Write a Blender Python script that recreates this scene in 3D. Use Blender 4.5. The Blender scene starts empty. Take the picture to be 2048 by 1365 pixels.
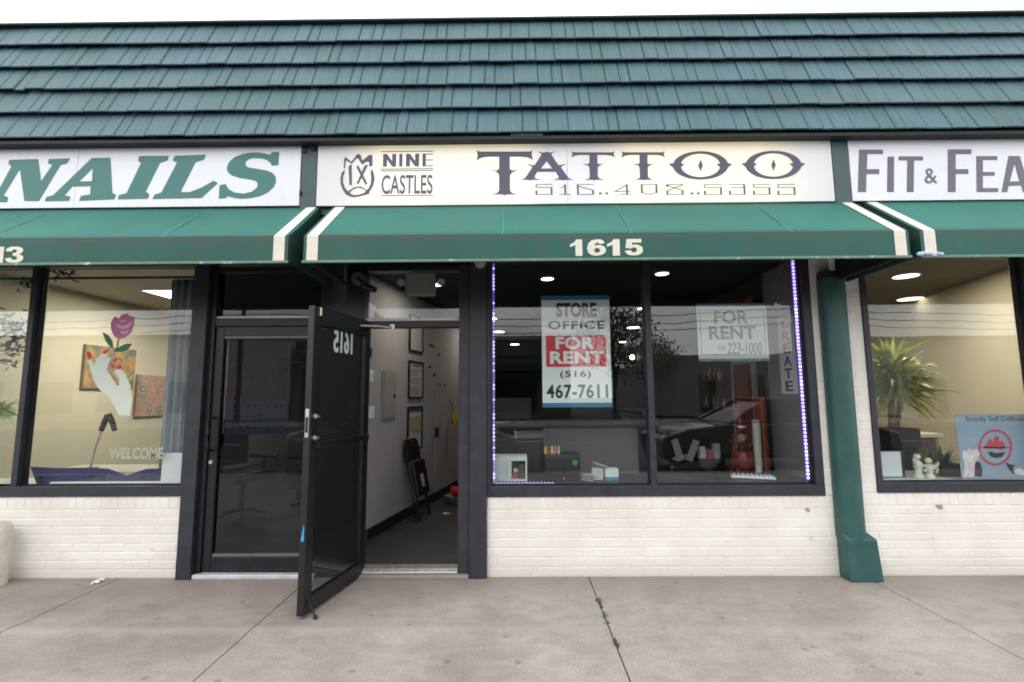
import bpy, bmesh, math, random
from mathutils import Vector, Matrix

# ------------------------------------------------------------------ camera, world, sun, exposure
scene = bpy.context.scene
COL = scene.collection
R = math.radians

cam_data = bpy.data.cameras.new("camera")
cam = bpy.data.objects.new("camera", cam_data)
COL.objects.link(cam)
cam_data.sensor_width = 36.0
cam_data.lens = 17.08
cam_data.clip_start = 0.05
cam_data.clip_end = 2000
_p, _y, _r = R(6.3635), R(-0.4733), R(-0.3530)
_f = Vector((math.sin(_y) * math.cos(_p), math.cos(_y) * math.cos(_p), math.sin(_p)))
_rt = Vector((math.cos(_y), -math.sin(_y), 0.0))
_up = _rt.cross(_f)
_rt2 = math.cos(_r) * _rt + math.sin(_r) * _up
_up2 = -math.sin(_r) * _rt + math.cos(_r) * _up
_m = Matrix((( _rt2.x, _up2.x, -_f.x, 0.0), (_rt2.y, _up2.y, -_f.y, -3.9119), (_rt2.z, _up2.z, -_f.z, 1.3892), (0, 0, 0, 1)))
cam.matrix_world = _m
scene.camera = cam

SUN_EL, SUN_AZ = R(52), R(205)          # azimuth clockwise from +Y: light comes from behind the camera
world = bpy.data.worlds.new("World")
scene.world = world
world.use_nodes = True
wn, wl = world.node_tree.nodes, world.node_tree.links
wn.clear()
w_out = wn.new("ShaderNodeOutputWorld")
w_sky = wn.new("ShaderNodeTexSky")
w_sky.sky_type = 'NISHITA'
w_sky.sun_disc = False
w_sky.sun_elevation = SUN_EL
w_sky.sun_rotation = SUN_AZ
w_sky.air_density = 1.0
w_sky.dust_density = 3.0
w_b1 = wn.new("ShaderNodeBackground")
w_b1.inputs[1].default_value = 0.10
wl.new(w_sky.outputs[0], w_b1.inputs[0])
w_tc = wn.new("ShaderNodeTexCoord")
w_map = wn.new("ShaderNodeMapping")
w_map.inputs['Scale'].default_value = (1.0, 1.0, 2.6)
w_noise = wn.new("ShaderNodeTexNoise")
w_noise.inputs['Scale'].default_value = 2.2
w_noise.inputs['Detail'].default_value = 5
w_ramp = wn.new("ShaderNodeValToRGB")
w_ramp.color_ramp.elements[0].position = 0.34
w_ramp.color_ramp.elements[0].color = (0.40, 0.455, 0.475, 1)
w_ramp.color_ramp.elements[1].position = 0.55
w_ramp.color_ramp.elements[1].color = (1.0, 0.985, 0.955, 1)
w_b2 = wn.new("ShaderNodeBackground")
w_b2.inputs[1].default_value = 3.15
wl.new(w_tc.outputs['Generated'], w_map.inputs[0])
wl.new(w_map.outputs[0], w_noise.inputs[0])
wl.new(w_noise.outputs[0], w_ramp.inputs[0])
wl.new(w_ramp.outputs[0], w_b2.inputs[0])
w_mix = wn.new("ShaderNodeMixShader")
w_mix.inputs[0].default_value = 0.80
wl.new(w_b1.outputs[0], w_mix.inputs[1])
wl.new(w_b2.outputs[0], w_mix.inputs[2])
wl.new(w_mix.outputs[0], w_out.inputs[0])

sun_data = bpy.data.lights.new("sun", 'SUN')
sun_data.energy = 0.6
sun_data.angle = R(35)
sun_data.color = (1.0, 0.96, 0.9)
sun = bpy.data.objects.new("sun", sun_data)
COL.objects.link(sun)
sun.location = (-6, -12, 16)
_sd = Vector((math.sin(SUN_AZ) * math.cos(SUN_EL), math.cos(SUN_AZ) * math.cos(SUN_EL), math.sin(SUN_EL)))
sun.rotation_euler = _sd.to_track_quat('Z', 'Y').to_euler()

vs = scene.view_settings
vs.view_transform = 'Standard'
vs.look = 'None'
vs.exposure = 0.0
vs.gamma = 1.0
vs.use_curve_mapping = False
cy = scene.cycles
cy.use_denoising = True
cy.pixel_filter_type = 'BLACKMAN_HARRIS'
cy.filter_width = 1.8
cy.max_bounces = 7
cy.diffuse_bounces = 3
cy.glossy_bounces = 4
cy.transmission_bounces = 6
cy.transparent_max_bounces = 24
cy.caustics_reflective = False
cy.caustics_refractive = False
cy.sample_clamp_indirect = 4.0

# ------------------------------------------------------------------ measured outlines (metres on the sign faces)
BOX = {'nine':[-1.0181,-0.631,3.1495,3.2509],'castles':[-1.0251,-0.6325,2.9286,3.081],'rule0':[-1.0353,-0.6319,3.2689,3.2738],'rule1':[-1.032,-0.6302,3.127,3.1318],'rule2':[-1.0316,-0.63,3.1128,3.1177],'rule3':[-1.0269,-0.6276,2.9142,2.919],'ph0':[0.1576,0.2876,2.9142,2.9939],'ph1':[0.3411,0.429,2.9126,2.9923],'ph2':[0.4748,0.6046,2.911,2.9907],'ph3':[0.6428,0.6619,2.9099,2.9896],'ph4':[0.6924,0.7115,2.9094,2.9891],'ph5':[0.7573,0.8869,2.9082,2.9878],'ph6':[0.9631,1.0888,2.9062,2.9858],'ph7':[1.1573,1.2867,2.9042,2.9838],'ph8':[1.3399,1.359,2.903,2.9825],'ph9':[1.3894,1.4084,2.9025,2.982],'ph10':[1.4426,1.5794,2.9014,2.9808],'ph11':[1.6325,1.7578,2.8995,2.979],'ph12':[1.8147,1.9475,2.8977,2.9771],'ph13':[2.0005,2.1369,2.8958,2.9752],'amp':[3.1224,3.2169,2.972,3.0915],'n1615':[0.3593,0.8379,2.2938,2.4052],'n13':[-3.4919,-3.2609,2.2809,2.3899],'p1':[0.2094,0.7805,1.2886,2.2094],'p1in':[0.2134,0.7804,1.3248,2.1587],'store':[0.3343,0.6703,2.0282,2.1502],'office':[0.266,0.7332,1.9278,1.9989],'red':[0.2465,0.7396,1.6177,1.8778],'for1':[0.3257,0.6468,1.7618,1.8654],'rent1':[0.2786,0.7217,1.6422,1.7452],'p516':[0.3583,0.6117,1.5196,1.5849],'p467':[0.246,0.7468,1.3611,1.4747],'p2':[1.4928,2.0754,1.6542,2.1317],'for2':[1.6392,1.9192,1.9642,2.0771],'rent2':[1.5913,1.9728,1.8354,1.9433],'p223':[1.6584,2.0181,1.7153,1.806],'wel':[-3.2861,-2.846,0.897,0.9884],'poster':[3.5509,4.3637,0.7019,1.2111],'head':[3.63,4.3915,1.143,1.1949],'sub':[3.7168,4.0252,1.1079,1.1318]}
GL = {'nails':[[(-3.9374,3.2355),(-3.712,3.2393),(-3.6696,3.0567),(-3.5944,3.1911),(-3.6312,3.2038),(-3.6264,3.2384),(-3.463,3.2428),(-3.4829,3.2022),(-3.5315,3.1904),(-3.6713,2.9007),(-3.7832,2.9018),(-3.8464,3.1629),(-3.9529,2.946),(-3.9161,2.9335),(-3.9177,2.8947),(-4.0766,2.8938),(-4.0636,2.935),(-4.0119,2.9466),(-3.9138,3.1821),(-3.9396,3.2009)],[(-3.2911,3.2434),(-3.1453,3.2444),(-3.1067,2.9595),(-3.076,2.9446),(-3.0882,2.9083),(-3.3573,2.8989),(-3.3457,2.9376),(-3.2762,2.949),(-3.2787,3.016),(-3.4235,3.0138),(-3.4756,2.9437),(-3.4311,2.9336),(-3.4361,2.8996),(-3.624,2.8978),(-3.6155,2.9305),(-3.564,2.9446)],[(-3.3742,3.0537),(-3.2755,3.1631),(-3.2718,3.0563)],[(-2.9188,3.2555),(-2.6879,3.2555),(-2.697,3.2186),(-2.7546,3.1982),(-2.8488,2.9667),(-2.818,2.9469),(-2.8269,2.9106),(-3.0577,2.908),(-3.0522,2.9407),(-2.9948,2.956),(-2.9022,3.1961),(-2.9277,3.2186)],[(-2.6406,3.255),(-2.4009,3.2611),(-2.4137,3.2217),(-2.4773,3.2015),(-2.5735,2.9724),(-2.5702,2.959),(-2.5023,2.9595),(-2.4167,2.9952),(-2.3239,3.049),(-2.2934,3.0304),(-2.4113,2.9126),(-2.788,2.9078),(-2.7765,2.9416),(-2.725,2.9581),(-2.6211,3.1968),(-2.6557,3.2181)],[(-1.8292,3.2772),(-1.8301,3.1725),(-1.8804,3.1669),(-1.8934,3.1916),(-1.9239,3.214),(-1.9599,3.2268),(-2.0308,3.23),(-2.0657,3.2205),(-2.0857,3.1998),(-2.0867,3.1752),(-2.062,3.154),(-1.9908,3.141),(-1.9196,3.128),(-1.8716,3.1079),(-1.8466,3.0747),(-1.8422,3.0319),(-1.8602,2.9932),(-1.8992,2.9535),(-1.9561,2.9238),(-2.0369,2.9064),(-2.0952,2.9034),(-2.1539,2.9088),(-2.2133,2.9263),(-2.224,2.9095),(-2.2764,2.9052),(-2.277,3.012),(-2.2307,3.0213),(-2.2109,2.9846),(-2.1564,2.9524),(-2.0857,2.9433),(-2.0222,2.9584),(-1.9865,2.9908),(-1.981,3.0212),(-1.9974,3.0433),(-2.0391,3.0559),(-2.128,3.0715),(-2.1879,3.0916),(-2.2225,3.1214),(-2.2291,3.1521),(-2.2175,3.195),(-2.1785,3.2353),(-2.1268,3.2594),(-2.0685,3.2723),(-1.9978,3.2753),(-1.9383,3.266),(-1.8964,3.2532),(-1.8857,3.2753)]],'fit':[[(2.647,3.2477),(2.8283,3.2457),(2.8253,3.2115),(2.7056,3.2128),(2.6917,3.09),(2.7852,3.0891),(2.7818,3.0517),(2.6852,3.0527),(2.6696,2.9096),(2.6087,2.9102)],[(2.8588,3.1885),(2.9072,3.188),(2.8799,2.9075),(2.8299,2.908)],[(2.943,3.1897),(3.127,3.1877),(3.1239,3.157),(3.0562,3.1577),(3.0286,2.906),(2.9786,2.9065),(3.0065,3.1583),(2.9401,3.159)],[(3.3233,3.2424),(3.5008,3.2405),(3.4968,3.2043),(3.3775,3.2055),(3.3645,3.083),(3.4608,3.082),(3.4569,3.0461),(3.3606,3.0471),(3.3453,2.9029),(3.2877,2.9034)],[(3.5334,3.1854),(3.6912,3.1837),(3.6878,3.1544),(3.5784,3.1556),(3.5675,3.0585),(3.6573,3.0576),(3.654,3.0292),(3.5643,3.0301),(3.5531,2.9304),(3.6681,2.9292),(3.6647,2.8997),(3.505,2.9013)],[(3.7782,3.1842),(3.8618,3.1833),(3.9071,2.8973),(3.8529,2.8978),(3.8451,2.9496),(3.7502,2.9472),(3.7329,2.899),(3.6921,2.8994)],[(3.8163,3.1258),(3.8361,2.9814),(3.7618,2.9808)]],'tattoo':[[(-0.2931,3.2709),(-0.2686,3.2633),(0.1189,3.2591),(0.1364,3.2677),(0.1312,3.237),(0.1391,3.1915),(0.1218,3.2041),(0.0975,3.2139),(0.0488,3.2195),(-0.0383,3.2205),(-0.0389,3.1219),(-0.0216,3.1071),(0.0201,3.1103),(-0.0112,3.0983),(-0.0287,3.0854),(-0.0371,3.0673),(-0.0378,2.9516),(-0.0296,2.9335),(-0.0089,2.9225),(0.0187,2.9179),(-0.0573,2.9172),(-0.0802,2.9102),(-0.0988,2.9183),(-0.1748,2.9184),(-0.1437,2.9245),(-0.1264,2.938),(-0.1208,2.9524),(-0.1204,3.0682),(-0.1273,3.0864),(-0.1433,3.1011),(-0.1745,3.1124),(-0.1398,3.1069),(-0.1203,3.1213),(-0.1199,3.2213),(-0.2023,3.2222),(-0.2441,3.2175),(-0.272,3.2083),(-0.2929,3.1917),(-0.2861,3.2378)],[(0.1782,3.2585),(0.2164,3.2492),(0.2479,3.2562),(0.2756,3.2486),(0.3176,3.2584),(0.2895,3.2463),(0.2824,3.2339),(0.3332,3.1507),(0.3471,3.147),(0.3959,3.1574),(0.3643,3.1409),(0.3551,3.1287),(0.4111,3.0446),(0.4248,3.035),(0.4454,3.0297),(0.3866,3.0303),(0.3727,3.024),(0.3589,3.0306),(0.3001,3.0312),(0.3314,3.0381),(0.3372,3.0562),(0.315,3.0949),(0.1727,3.0964),(0.1515,3.0617),(0.1569,3.0414),(0.1928,3.0323),(0.1304,3.033),(0.1179,3.0266),(0.1027,3.0332),(0.0473,3.0338),(0.0681,3.0394),(0.0807,3.048),(0.1349,3.131),(0.1281,3.1434),(0.097,3.1583),(0.1456,3.1476),(0.156,3.1526),(0.2078,3.2347),(0.2024,3.245)],[(0.2468,3.1808),(0.2897,3.1199),(0.1994,3.1208)],[(0.4395,3.2556),(0.4603,3.2495),(0.7525,3.2464),(0.77,3.2521),(0.7624,3.2302),(0.7707,3.2067),(0.7448,3.2216),(0.7032,3.2272),(0.6372,3.2279),(0.6355,3.1599),(0.6457,3.1525),(0.6769,3.1522),(0.6524,3.1423),(0.6382,3.1293),(0.6362,3.0531),(0.6496,3.0349),(0.677,3.0274),(0.6217,3.0279),(0.6078,3.023),(0.5941,3.0282),(0.5422,3.0287),(0.5701,3.0371),(0.576,3.0537),(0.5744,3.13),(0.5622,3.1447),(0.5277,3.1538),(0.5624,3.1534),(0.5752,3.1628),(0.5767,3.2285),(0.5086,3.2292),(0.4667,3.2246),(0.4372,3.2081),(0.446,3.2336)],[(0.8256,3.2515),(0.8463,3.2454),(1.1379,3.2422),(1.1555,3.2479),(1.1477,3.226),(1.1557,3.2026),(1.13,3.2175),(1.0886,3.223),(1.0227,3.2237),(1.0202,3.1559),(1.0303,3.1485),(1.0614,3.1482),(1.0368,3.1382),(1.0225,3.1253),(1.0197,3.0492),(1.0328,3.0309),(1.0601,3.0234),(1.0049,3.024),(0.991,3.0191),(0.9773,3.0243),(0.9256,3.0248),(0.9535,3.0332),(0.9596,3.0498),(0.9588,3.126),(0.9469,3.1406),(0.9126,3.1497),(0.9472,3.1494),(0.96,3.1587),(0.9623,3.2244),(0.8943,3.2251),(0.8524,3.2204),(0.8227,3.2039),(0.8319,3.2294)],[(1.6689,3.1421),(1.6345,3.1141),(1.6258,3.097),(1.6122,3.0808),(1.5941,3.0659),(1.5719,3.0527),(1.5461,3.0415),(1.5174,3.0326),(1.4864,3.0261),(1.454,3.0223),(1.421,3.0213),(1.388,3.023),(1.356,3.0275),(1.3257,3.0345),(1.2979,3.044),(1.2732,3.0558),(1.2522,3.0694),(1.2356,3.0847),(1.2236,3.1012),(1.2165,3.1185),(1.1849,3.1472),(1.2181,3.1539),(1.2266,3.1711),(1.24,3.1874),(1.2581,3.2024),(1.2803,3.2158),(1.3062,3.2271),(1.335,3.2361),(1.3661,3.2426),(1.3988,3.2464),(1.4321,3.2475),(1.4652,3.2457),(1.4974,3.2412),(1.5278,3.234),(1.5557,3.2244),(1.5804,3.2126),(1.6013,3.1988),(1.6178,3.1834),(1.6296,3.1669),(1.6364,3.1495)],[(1.5513,3.1433),(1.575,3.1176),(1.5687,3.1033),(1.5589,3.0897),(1.5459,3.0772),(1.5299,3.0661),(1.5114,3.0566),(1.4908,3.0491),(1.4687,3.0437),(1.4455,3.0405),(1.4219,3.0396),(1.3983,3.041),(1.3755,3.0446),(1.3539,3.0505),(1.3341,3.0585),(1.3165,3.0683),(1.3016,3.0797),(1.2898,3.0925),(1.2813,3.1063),(1.2764,3.1208),(1.3026,3.1459),(1.2778,3.1504),(1.2839,3.1648),(1.2937,3.1785),(1.3067,3.1911),(1.3226,3.2023),(1.3412,3.2118),(1.3618,3.2193),(1.3841,3.2248),(1.4074,3.2281),(1.4311,3.229),(1.4548,3.2276),(1.4778,3.2238),(1.4994,3.2179),(1.5193,3.2099),(1.5369,3.2),(1.5517,3.1885),(1.5634,3.1756),(1.5718,3.1618),(1.5766,3.1473)],[(1.4287,3.18),(1.444,3.1338),(1.4242,3.0881),(1.409,3.1342)],[(2.2276,3.1397),(2.1928,3.1118),(2.1838,3.0947),(2.1699,3.0785),(2.1514,3.0636),(2.1288,3.0504),(2.1026,3.0393),(2.0736,3.0303),(2.0423,3.0239),(2.0097,3.0201),(1.9763,3.0191),(1.9432,3.0208),(1.911,3.0253),(1.8806,3.0323),(1.8528,3.0418),(1.8281,3.0536),(1.8072,3.0672),(1.7907,3.0824),(1.7788,3.0989),(1.7721,3.1162),(1.7409,3.1448),(1.7741,3.1516),(1.783,3.1688),(1.7968,3.185),(1.8152,3.2),(1.8378,3.2133),(1.8641,3.2246),(1.8933,3.2336),(1.9247,3.2401),(1.9576,3.2439),(1.9911,3.245),(2.0245,3.2432),(2.0568,3.2387),(2.0873,3.2315),(2.1153,3.2219),(2.14,3.2101),(2.1608,3.1963),(2.1772,3.181),(2.1888,3.1644),(2.1954,3.1471)],[(2.1091,3.1409),(2.1322,3.1153),(2.1257,3.101),(2.1156,3.0874),(2.1024,3.0749),(2.0862,3.0638),(2.0675,3.0544),(2.0468,3.0469),(2.0245,3.0415),(2.0012,3.0383),(1.9775,3.0373),(1.954,3.0387),(1.9311,3.0424),(1.9096,3.0483),(1.8899,3.0562),(1.8724,3.066),(1.8577,3.0774),(1.8461,3.0902),(1.8378,3.104),(1.8332,3.1184),(1.8597,3.1436),(1.835,3.1481),(1.8414,3.1625),(1.8514,3.1761),(1.8646,3.1887),(1.8808,3.1998),(1.8995,3.2093),(1.9203,3.2169),(1.9427,3.2224),(1.9661,3.2256),(1.9899,3.2265),(2.0136,3.2251),(2.0365,3.2214),(2.0582,3.2154),(2.0779,3.2074),(2.0954,3.1975),(2.1101,3.186),(2.1216,3.1732),(2.1298,3.1594),(2.1343,3.1449)],[(1.9866,3.1762),(2.0004,3.1301),(1.9807,3.0858),(1.9669,3.1304)]],'emblem':[[(-1.3214,3.138),(-1.3213,3.1946),(-1.3178,3.223),(-1.3098,3.2347),(-1.2955,3.2191),(-1.2651,3.1915),(-1.2461,3.2144),(-1.2225,3.2493),(-1.2079,3.2554),(-1.1928,3.2449),(-1.1847,3.219),(-1.1807,3.2009),(-1.1624,3.2136),(-1.1287,3.2452),(-1.1031,3.2449),(-1.0991,3.164),(-1.1114,3.1487),(-1.1275,3.1617),(-1.1231,3.1797),(-1.1347,3.1926),(-1.1542,3.1867),(-1.1808,3.1674),(-1.1962,3.1933),(-1.2117,3.2167),(-1.2241,3.2204),(-1.2407,3.1989),(-1.2622,3.176),(-1.2848,3.1917),(-1.3049,3.2037),(-1.3093,3.1894),(-1.3103,3.1431)],[(-1.3146,3.1251),(-1.3337,3.1074),(-1.3445,3.0614),(-1.3403,3.0103),(-1.3217,2.9643),(-1.2961,2.9286),(-1.2663,2.9131),(-1.2319,2.9061),(-1.1786,2.9172),(-1.1204,2.9319),(-1.1198,2.9461),(-1.0927,2.9926),(-1.0794,3.0485),(-1.088,3.0946),(-1.1011,3.1306),(-1.1114,3.1102),(-1.1062,3.059),(-1.1079,3.0131),(-1.1216,2.9776),(-1.1431,2.9585),(-1.1607,2.978),(-1.1806,2.9884),(-1.2051,2.9911),(-1.2391,2.9828),(-1.2751,2.9588),(-1.2821,2.9497),(-1.3103,2.9897),(-1.325,3.0357),(-1.3229,3.0766),(-1.3118,3.1123)],[(-1.2698,2.9476),(-1.2484,2.9662),(-1.2243,2.9786),(-1.2,2.9835),(-1.1754,2.9781),(-1.1555,2.9652),(-1.1444,2.9514),(-1.1596,2.9384),(-1.1935,2.9265),(-1.2324,2.9218),(-1.2571,2.9307)],[(-1.2837,3.1556),(-1.2605,3.1708),(-1.2545,3.0044),(-1.273,3.0035)]],'emblemx':[[(-1.2245,3.1499),(-1.2076,3.16),(-1.1348,3.0134),(-1.1493,3.0059)]],'emblemy':[[(-1.1585,3.162),(-1.134,3.1643),(-1.2034,3.014),(-1.2166,3.0152)]],'decal_bloom':[[(-3.3554,2.0051),(-3.3294,2.0588),(-3.2897,2.0431),(-3.2693,2.0737),(-3.2241,2.0842),(-3.199,2.0578),(-3.1637,2.0575),(-3.1597,1.9883),(-3.1801,1.9195),(-3.2228,1.8816),(-3.2749,1.8668),(-3.3233,1.8976),(-3.3478,1.9514)]],'decal_swirl':[[(-3.3217,2.0049),(-3.2849,1.9862),(-3.2386,1.9812),(-3.1989,2.0009),(-3.1757,2.0161),(-3.1824,1.9854),(-3.214,1.9611),(-3.2593,1.9538),(-3.299,1.9709)],[(-3.2731,1.9355),(-3.2269,1.9321),(-3.1947,1.9487),(-3.2107,1.9197),(-3.248,1.9093)],[(-3.297,2.0385),(-3.2681,2.0229),(-3.2201,2.0348),(-3.2339,2.0165),(-3.2717,2.0106)]],'decal_leaf':[[(-3.4177,1.9289),(-3.3615,1.8979),(-3.327,1.8519),(-3.3155,1.7879),(-3.346,1.8064),(-3.3887,1.86)],[(-3.1607,1.8309),(-3.2184,1.8283),(-3.2698,1.8058),(-3.3015,1.7666),(-3.2434,1.7632),(-3.1918,1.7825)],[(-3.2856,1.8668),(-3.2734,1.8668),(-3.2792,1.7907),(-3.2982,1.7636),(-3.3096,1.7727),(-3.292,1.7984)]],'decal_hand':[[(-3.5169,1.6924),(-3.4891,1.7043),(-3.4617,1.6528),(-3.4474,1.7131),(-3.4086,1.7386),(-3.3732,1.7519),(-3.3595,1.7337),(-3.3898,1.6976),(-3.3495,1.723),(-3.3273,1.7123),(-3.3477,1.6671),(-3.36,1.6175),(-3.3146,1.5646),(-3.2662,1.4925),(-3.2415,1.4864),(-3.2526,1.5463),(-3.2962,1.5975),(-3.2771,1.6215),(-3.2343,1.6167),(-3.1946,1.5759),(-3.151,1.4858),(-3.1289,1.3993),(-3.1289,1.3252),(-3.1313,1.2441),(-3.223,1.2475),(-3.2716,1.3261),(-3.315,1.393),(-3.3822,1.4381),(-3.4318,1.4876),(-3.4688,1.5626),(-3.4983,1.638)]],'decal_nail':[[(-3.5354,1.7622),(-3.5022,1.765),(-3.4829,1.7194),(-3.5114,1.6984)],[(-3.4073,1.7582),(-3.3745,1.7838),(-3.3479,1.776),(-3.3788,1.7459)],[(-3.3136,1.6941),(-3.285,1.715),(-3.2655,1.6998),(-3.2968,1.6758)],[(-3.3328,1.67),(-3.3049,1.6638),(-3.2839,1.6305),(-3.3109,1.6277)],[(-3.2783,1.6365),(-3.2441,1.6619),(-3.2264,1.6317),(-3.2617,1.6184)]],'banner':[[(-3.9939,0.8294),(-3.7883,0.8181),(-3.5161,0.8197),(-3.349,0.8101),(-3.1935,0.7567),(-3.0318,0.8086),(-2.9083,0.811),(-2.9139,0.6839),(-3.9263,0.6885)]],'paper':[[(-2.8838,0.9378),(-2.7188,0.9399),(-2.72,0.6566),(-2.8883,0.6762)]],'ring':[[(3.9788,0.9469),(3.9738,0.9219),(3.9648,0.8978),(3.9522,0.8752),(3.9362,0.8548),(3.9175,0.8372),(3.8966,0.823),(3.8741,0.8126),(3.8506,0.8062),(3.827,0.8042),(3.8038,0.8065),(3.7819,0.813),(3.7618,0.8237),(3.7441,0.8381),(3.7295,0.8558),(3.7183,0.8763),(3.7108,0.8991),(3.7075,0.9233),(3.7082,0.9483),(3.713,0.9733),(3.7219,0.9976),(3.7344,1.0204),(3.7503,1.041),(3.7691,1.0588),(3.7901,1.0732),(3.8128,1.0837),(3.8364,1.0902),(3.8602,1.0922),(3.8836,1.0899),(3.9057,1.0832),(3.9259,1.0724),(3.9435,1.0578),(3.9581,1.0399),(3.9692,1.0191),(3.9765,0.9963),(3.9797,0.9719)],[(3.9599,0.947),(3.9555,0.9253),(3.9478,0.9043),(3.9369,0.8846),(3.9232,0.8668),(3.9071,0.8515),(3.889,0.8392),(3.8697,0.8301),(3.8495,0.8246),(3.8291,0.8228),(3.8092,0.8248),(3.7903,0.8305),(3.773,0.8397),(3.7579,0.8523),(3.7453,0.8677),(3.7357,0.8856),(3.7294,0.9054),(3.7265,0.9265),(3.7271,0.9482),(3.7314,0.97),(3.739,0.9911),(3.7498,1.0109),(3.7635,1.0288),(3.7796,1.0442),(3.7977,1.0568),(3.8172,1.0659),(3.8375,1.0715),(3.858,1.0733),(3.8781,1.0713),(3.8971,1.0655),(3.9144,1.0561),(3.9296,1.0434),(3.9422,1.0278),(3.9517,1.0098),(3.9579,0.9899),(3.9607,0.9688)]],'fist':[[(3.7503,0.9615),(3.7789,0.9748),(3.8042,1.0183),(3.8204,1.0115),(3.8279,0.988),(3.8461,1.0282),(3.871,1.0382),(3.8833,1.028),(3.8768,1.0011),(3.9039,1.001),(3.9177,0.9741),(3.9239,0.9405),(3.8885,0.9273),(3.836,0.941),(3.795,0.9378),(3.7616,0.9413)]],'blackhand':[[(3.7781,0.9078),(3.8063,0.9177),(3.8318,0.9042),(3.9204,0.9104),(3.8891,0.8738),(3.8406,0.864),(3.8013,0.8743)],[(3.9113,0.8337),(3.9494,0.8136),(3.9861,0.81),(3.9631,0.7869),(3.9769,0.7338),(3.9486,0.7505),(3.9261,0.7871)],[(3.667,0.8216),(3.6895,0.8415),(3.7116,0.828),(3.721,0.7615),(3.7095,0.7185),(3.6564,0.7254)]],'whiteprint':[[(3.9783,0.7736),(4.0203,0.7866),(4.0582,0.7665),(4.0534,0.7268),(4.0004,0.7337),(3.9688,0.7504)],[(3.5849,0.9355),(3.6037,0.9221),(3.633,0.942),(3.6653,0.9284),(3.6999,0.935),(3.7165,0.9014),(3.6902,0.8481),(3.6685,0.8349),(3.6485,0.7155),(3.5611,0.7159),(3.5868,0.8286),(3.5723,0.8821)]]}


# ------------------------------------------------------------------ materials
MATS = {}


def nodes_of(name):
    m = bpy.data.materials.new(name)
    m.use_nodes = True
    return m, m.node_tree.nodes, m.node_tree.links, m.node_tree.nodes['Principled BSDF']


def pos_node(nt_nodes):
    return nt_nodes.new("ShaderNodeNewGeometry").outputs['Position']


def pmat(name, col, rough=0.55, metal=0.0, var=0.12, scale=6.0, bump=0.0, bscale=60.0, spec=0.5, emit=None, estr=0.0, stretch=(1, 1, 1), coat=0.0):
    if name in MATS:
        return MATS[name]
    m, n, l, b = nodes_of(name)
    b.inputs['Base Color'].default_value = (*col, 1)
    b.inputs['Roughness'].default_value = rough
    b.inputs['Metallic'].default_value = metal
    b.inputs['Specular IOR Level'].default_value = spec
    b.inputs['Coat Weight'].default_value = coat
    mp = n.new("ShaderNodeMapping")
    mp.inputs['Scale'].default_value = stretch
    l.new(pos_node(n), mp.inputs[0])
    if var > 0:
        t = n.new("ShaderNodeTexNoise")
        t.inputs['Scale'].default_value = scale
        t.inputs['Detail'].default_value = 6
        t.inputs['Roughness'].default_value = 0.62
        l.new(mp.outputs[0], t.inputs[0])
        r = n.new("ShaderNodeValToRGB")
        r.color_ramp.elements[0].position = 0.28
        r.color_ramp.elements[1].position = 0.72
        r.color_ramp.elements[0].color = (*[c * (1 - var) for c in col], 1)
        r.color_ramp.elements[1].color = (*[min(1, c * (1 + var)) for c in col], 1)
        l.new(t.outputs[0], r.inputs[0])
        l.new(r.outputs[0], b.inputs['Base Color'])
        mr = n.new("ShaderNodeMapRange")
        mr.inputs[3].default_value = max(0.03, rough - 0.08)
        mr.inputs[4].default_value = min(1, rough + 0.1)
        l.new(t.outputs[0], mr.inputs[0])
        l.new(mr.outputs[0], b.inputs['Roughness'])
    if bump > 0:
        t2 = n.new("ShaderNodeTexNoise")
        t2.inputs['Scale'].default_value = bscale
        t2.inputs['Detail'].default_value = 4
        l.new(mp.outputs[0], t2.inputs[0])
        bp = n.new("ShaderNodeBump")
        bp.inputs['Strength'].default_value = bump
        bp.inputs['Distance'].default_value = 0.01
        l.new(t2.outputs[0], bp.inputs['Height'])
        l.new(bp.outputs[0], b.inputs['Normal'])
    if emit:
        b.inputs['Emission Color'].default_value = (*emit, 1)
        b.inputs['Emission Strength'].default_value = estr
    MATS[name] = m
    return m


def glass_mat(name, tint=(0.955, 0.975, 0.965), boost=1.0):
    m = bpy.data.materials.new(name)
    m.use_nodes = True
    n, l = m.node_tree.nodes, m.node_tree.links
    n.clear()
    o = n.new("ShaderNodeOutputMaterial")
    tr = n.new("ShaderNodeBsdfTransparent")
    tr.inputs[0].default_value = (*tint, 1)
    gl = n.new("ShaderNodeBsdfGlossy")
    gl.inputs['Roughness'].default_value = 0.0
    gl.inputs['Color'].default_value = (0.95, 0.97, 1.0, 1)
    fr = n.new("ShaderNodeFresnel")
    ge = n.new("ShaderNodeNewGeometry")
    mx = n.new("ShaderNodeMix")
    mx.inputs[2].default_value = 1.5
    mx.inputs[3].default_value = 1 / 1.5
    l.new(ge.outputs['Backfacing'], mx.inputs[0])
    l.new(mx.outputs[0], fr.inputs['IOR'])
    # faint waviness of float glass
    tn = n.new("ShaderNodeTexNoise")
    tn.inputs['Scale'].default_value = 1.6
    l.new(ge.outputs['Position'], tn.inputs[0])
    bp = n.new("ShaderNodeBump")
    bp.inputs['Strength'].default_value = 0.05
    bp.inputs['Distance'].default_value = 0.02
    l.new(tn.outputs[0], bp.inputs['Height'])
    l.new(bp.outputs[0], gl.inputs['Normal'])
    mu = n.new("ShaderNodeMath")
    mu.operation = 'MULTIPLY'
    mu.inputs[1].default_value = boost
    l.new(fr.outputs[0], mu.inputs[0])
    ms = n.new("ShaderNodeMixShader")
    l.new(mu.outputs[0], ms.inputs[0])
    l.new(tr.outputs[0], ms.inputs[1])
    l.new(gl.outputs[0], ms.inputs[2])
    l.new(ms.outputs[0], o.inputs[0])
    MATS[name] = m
    return m


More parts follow.
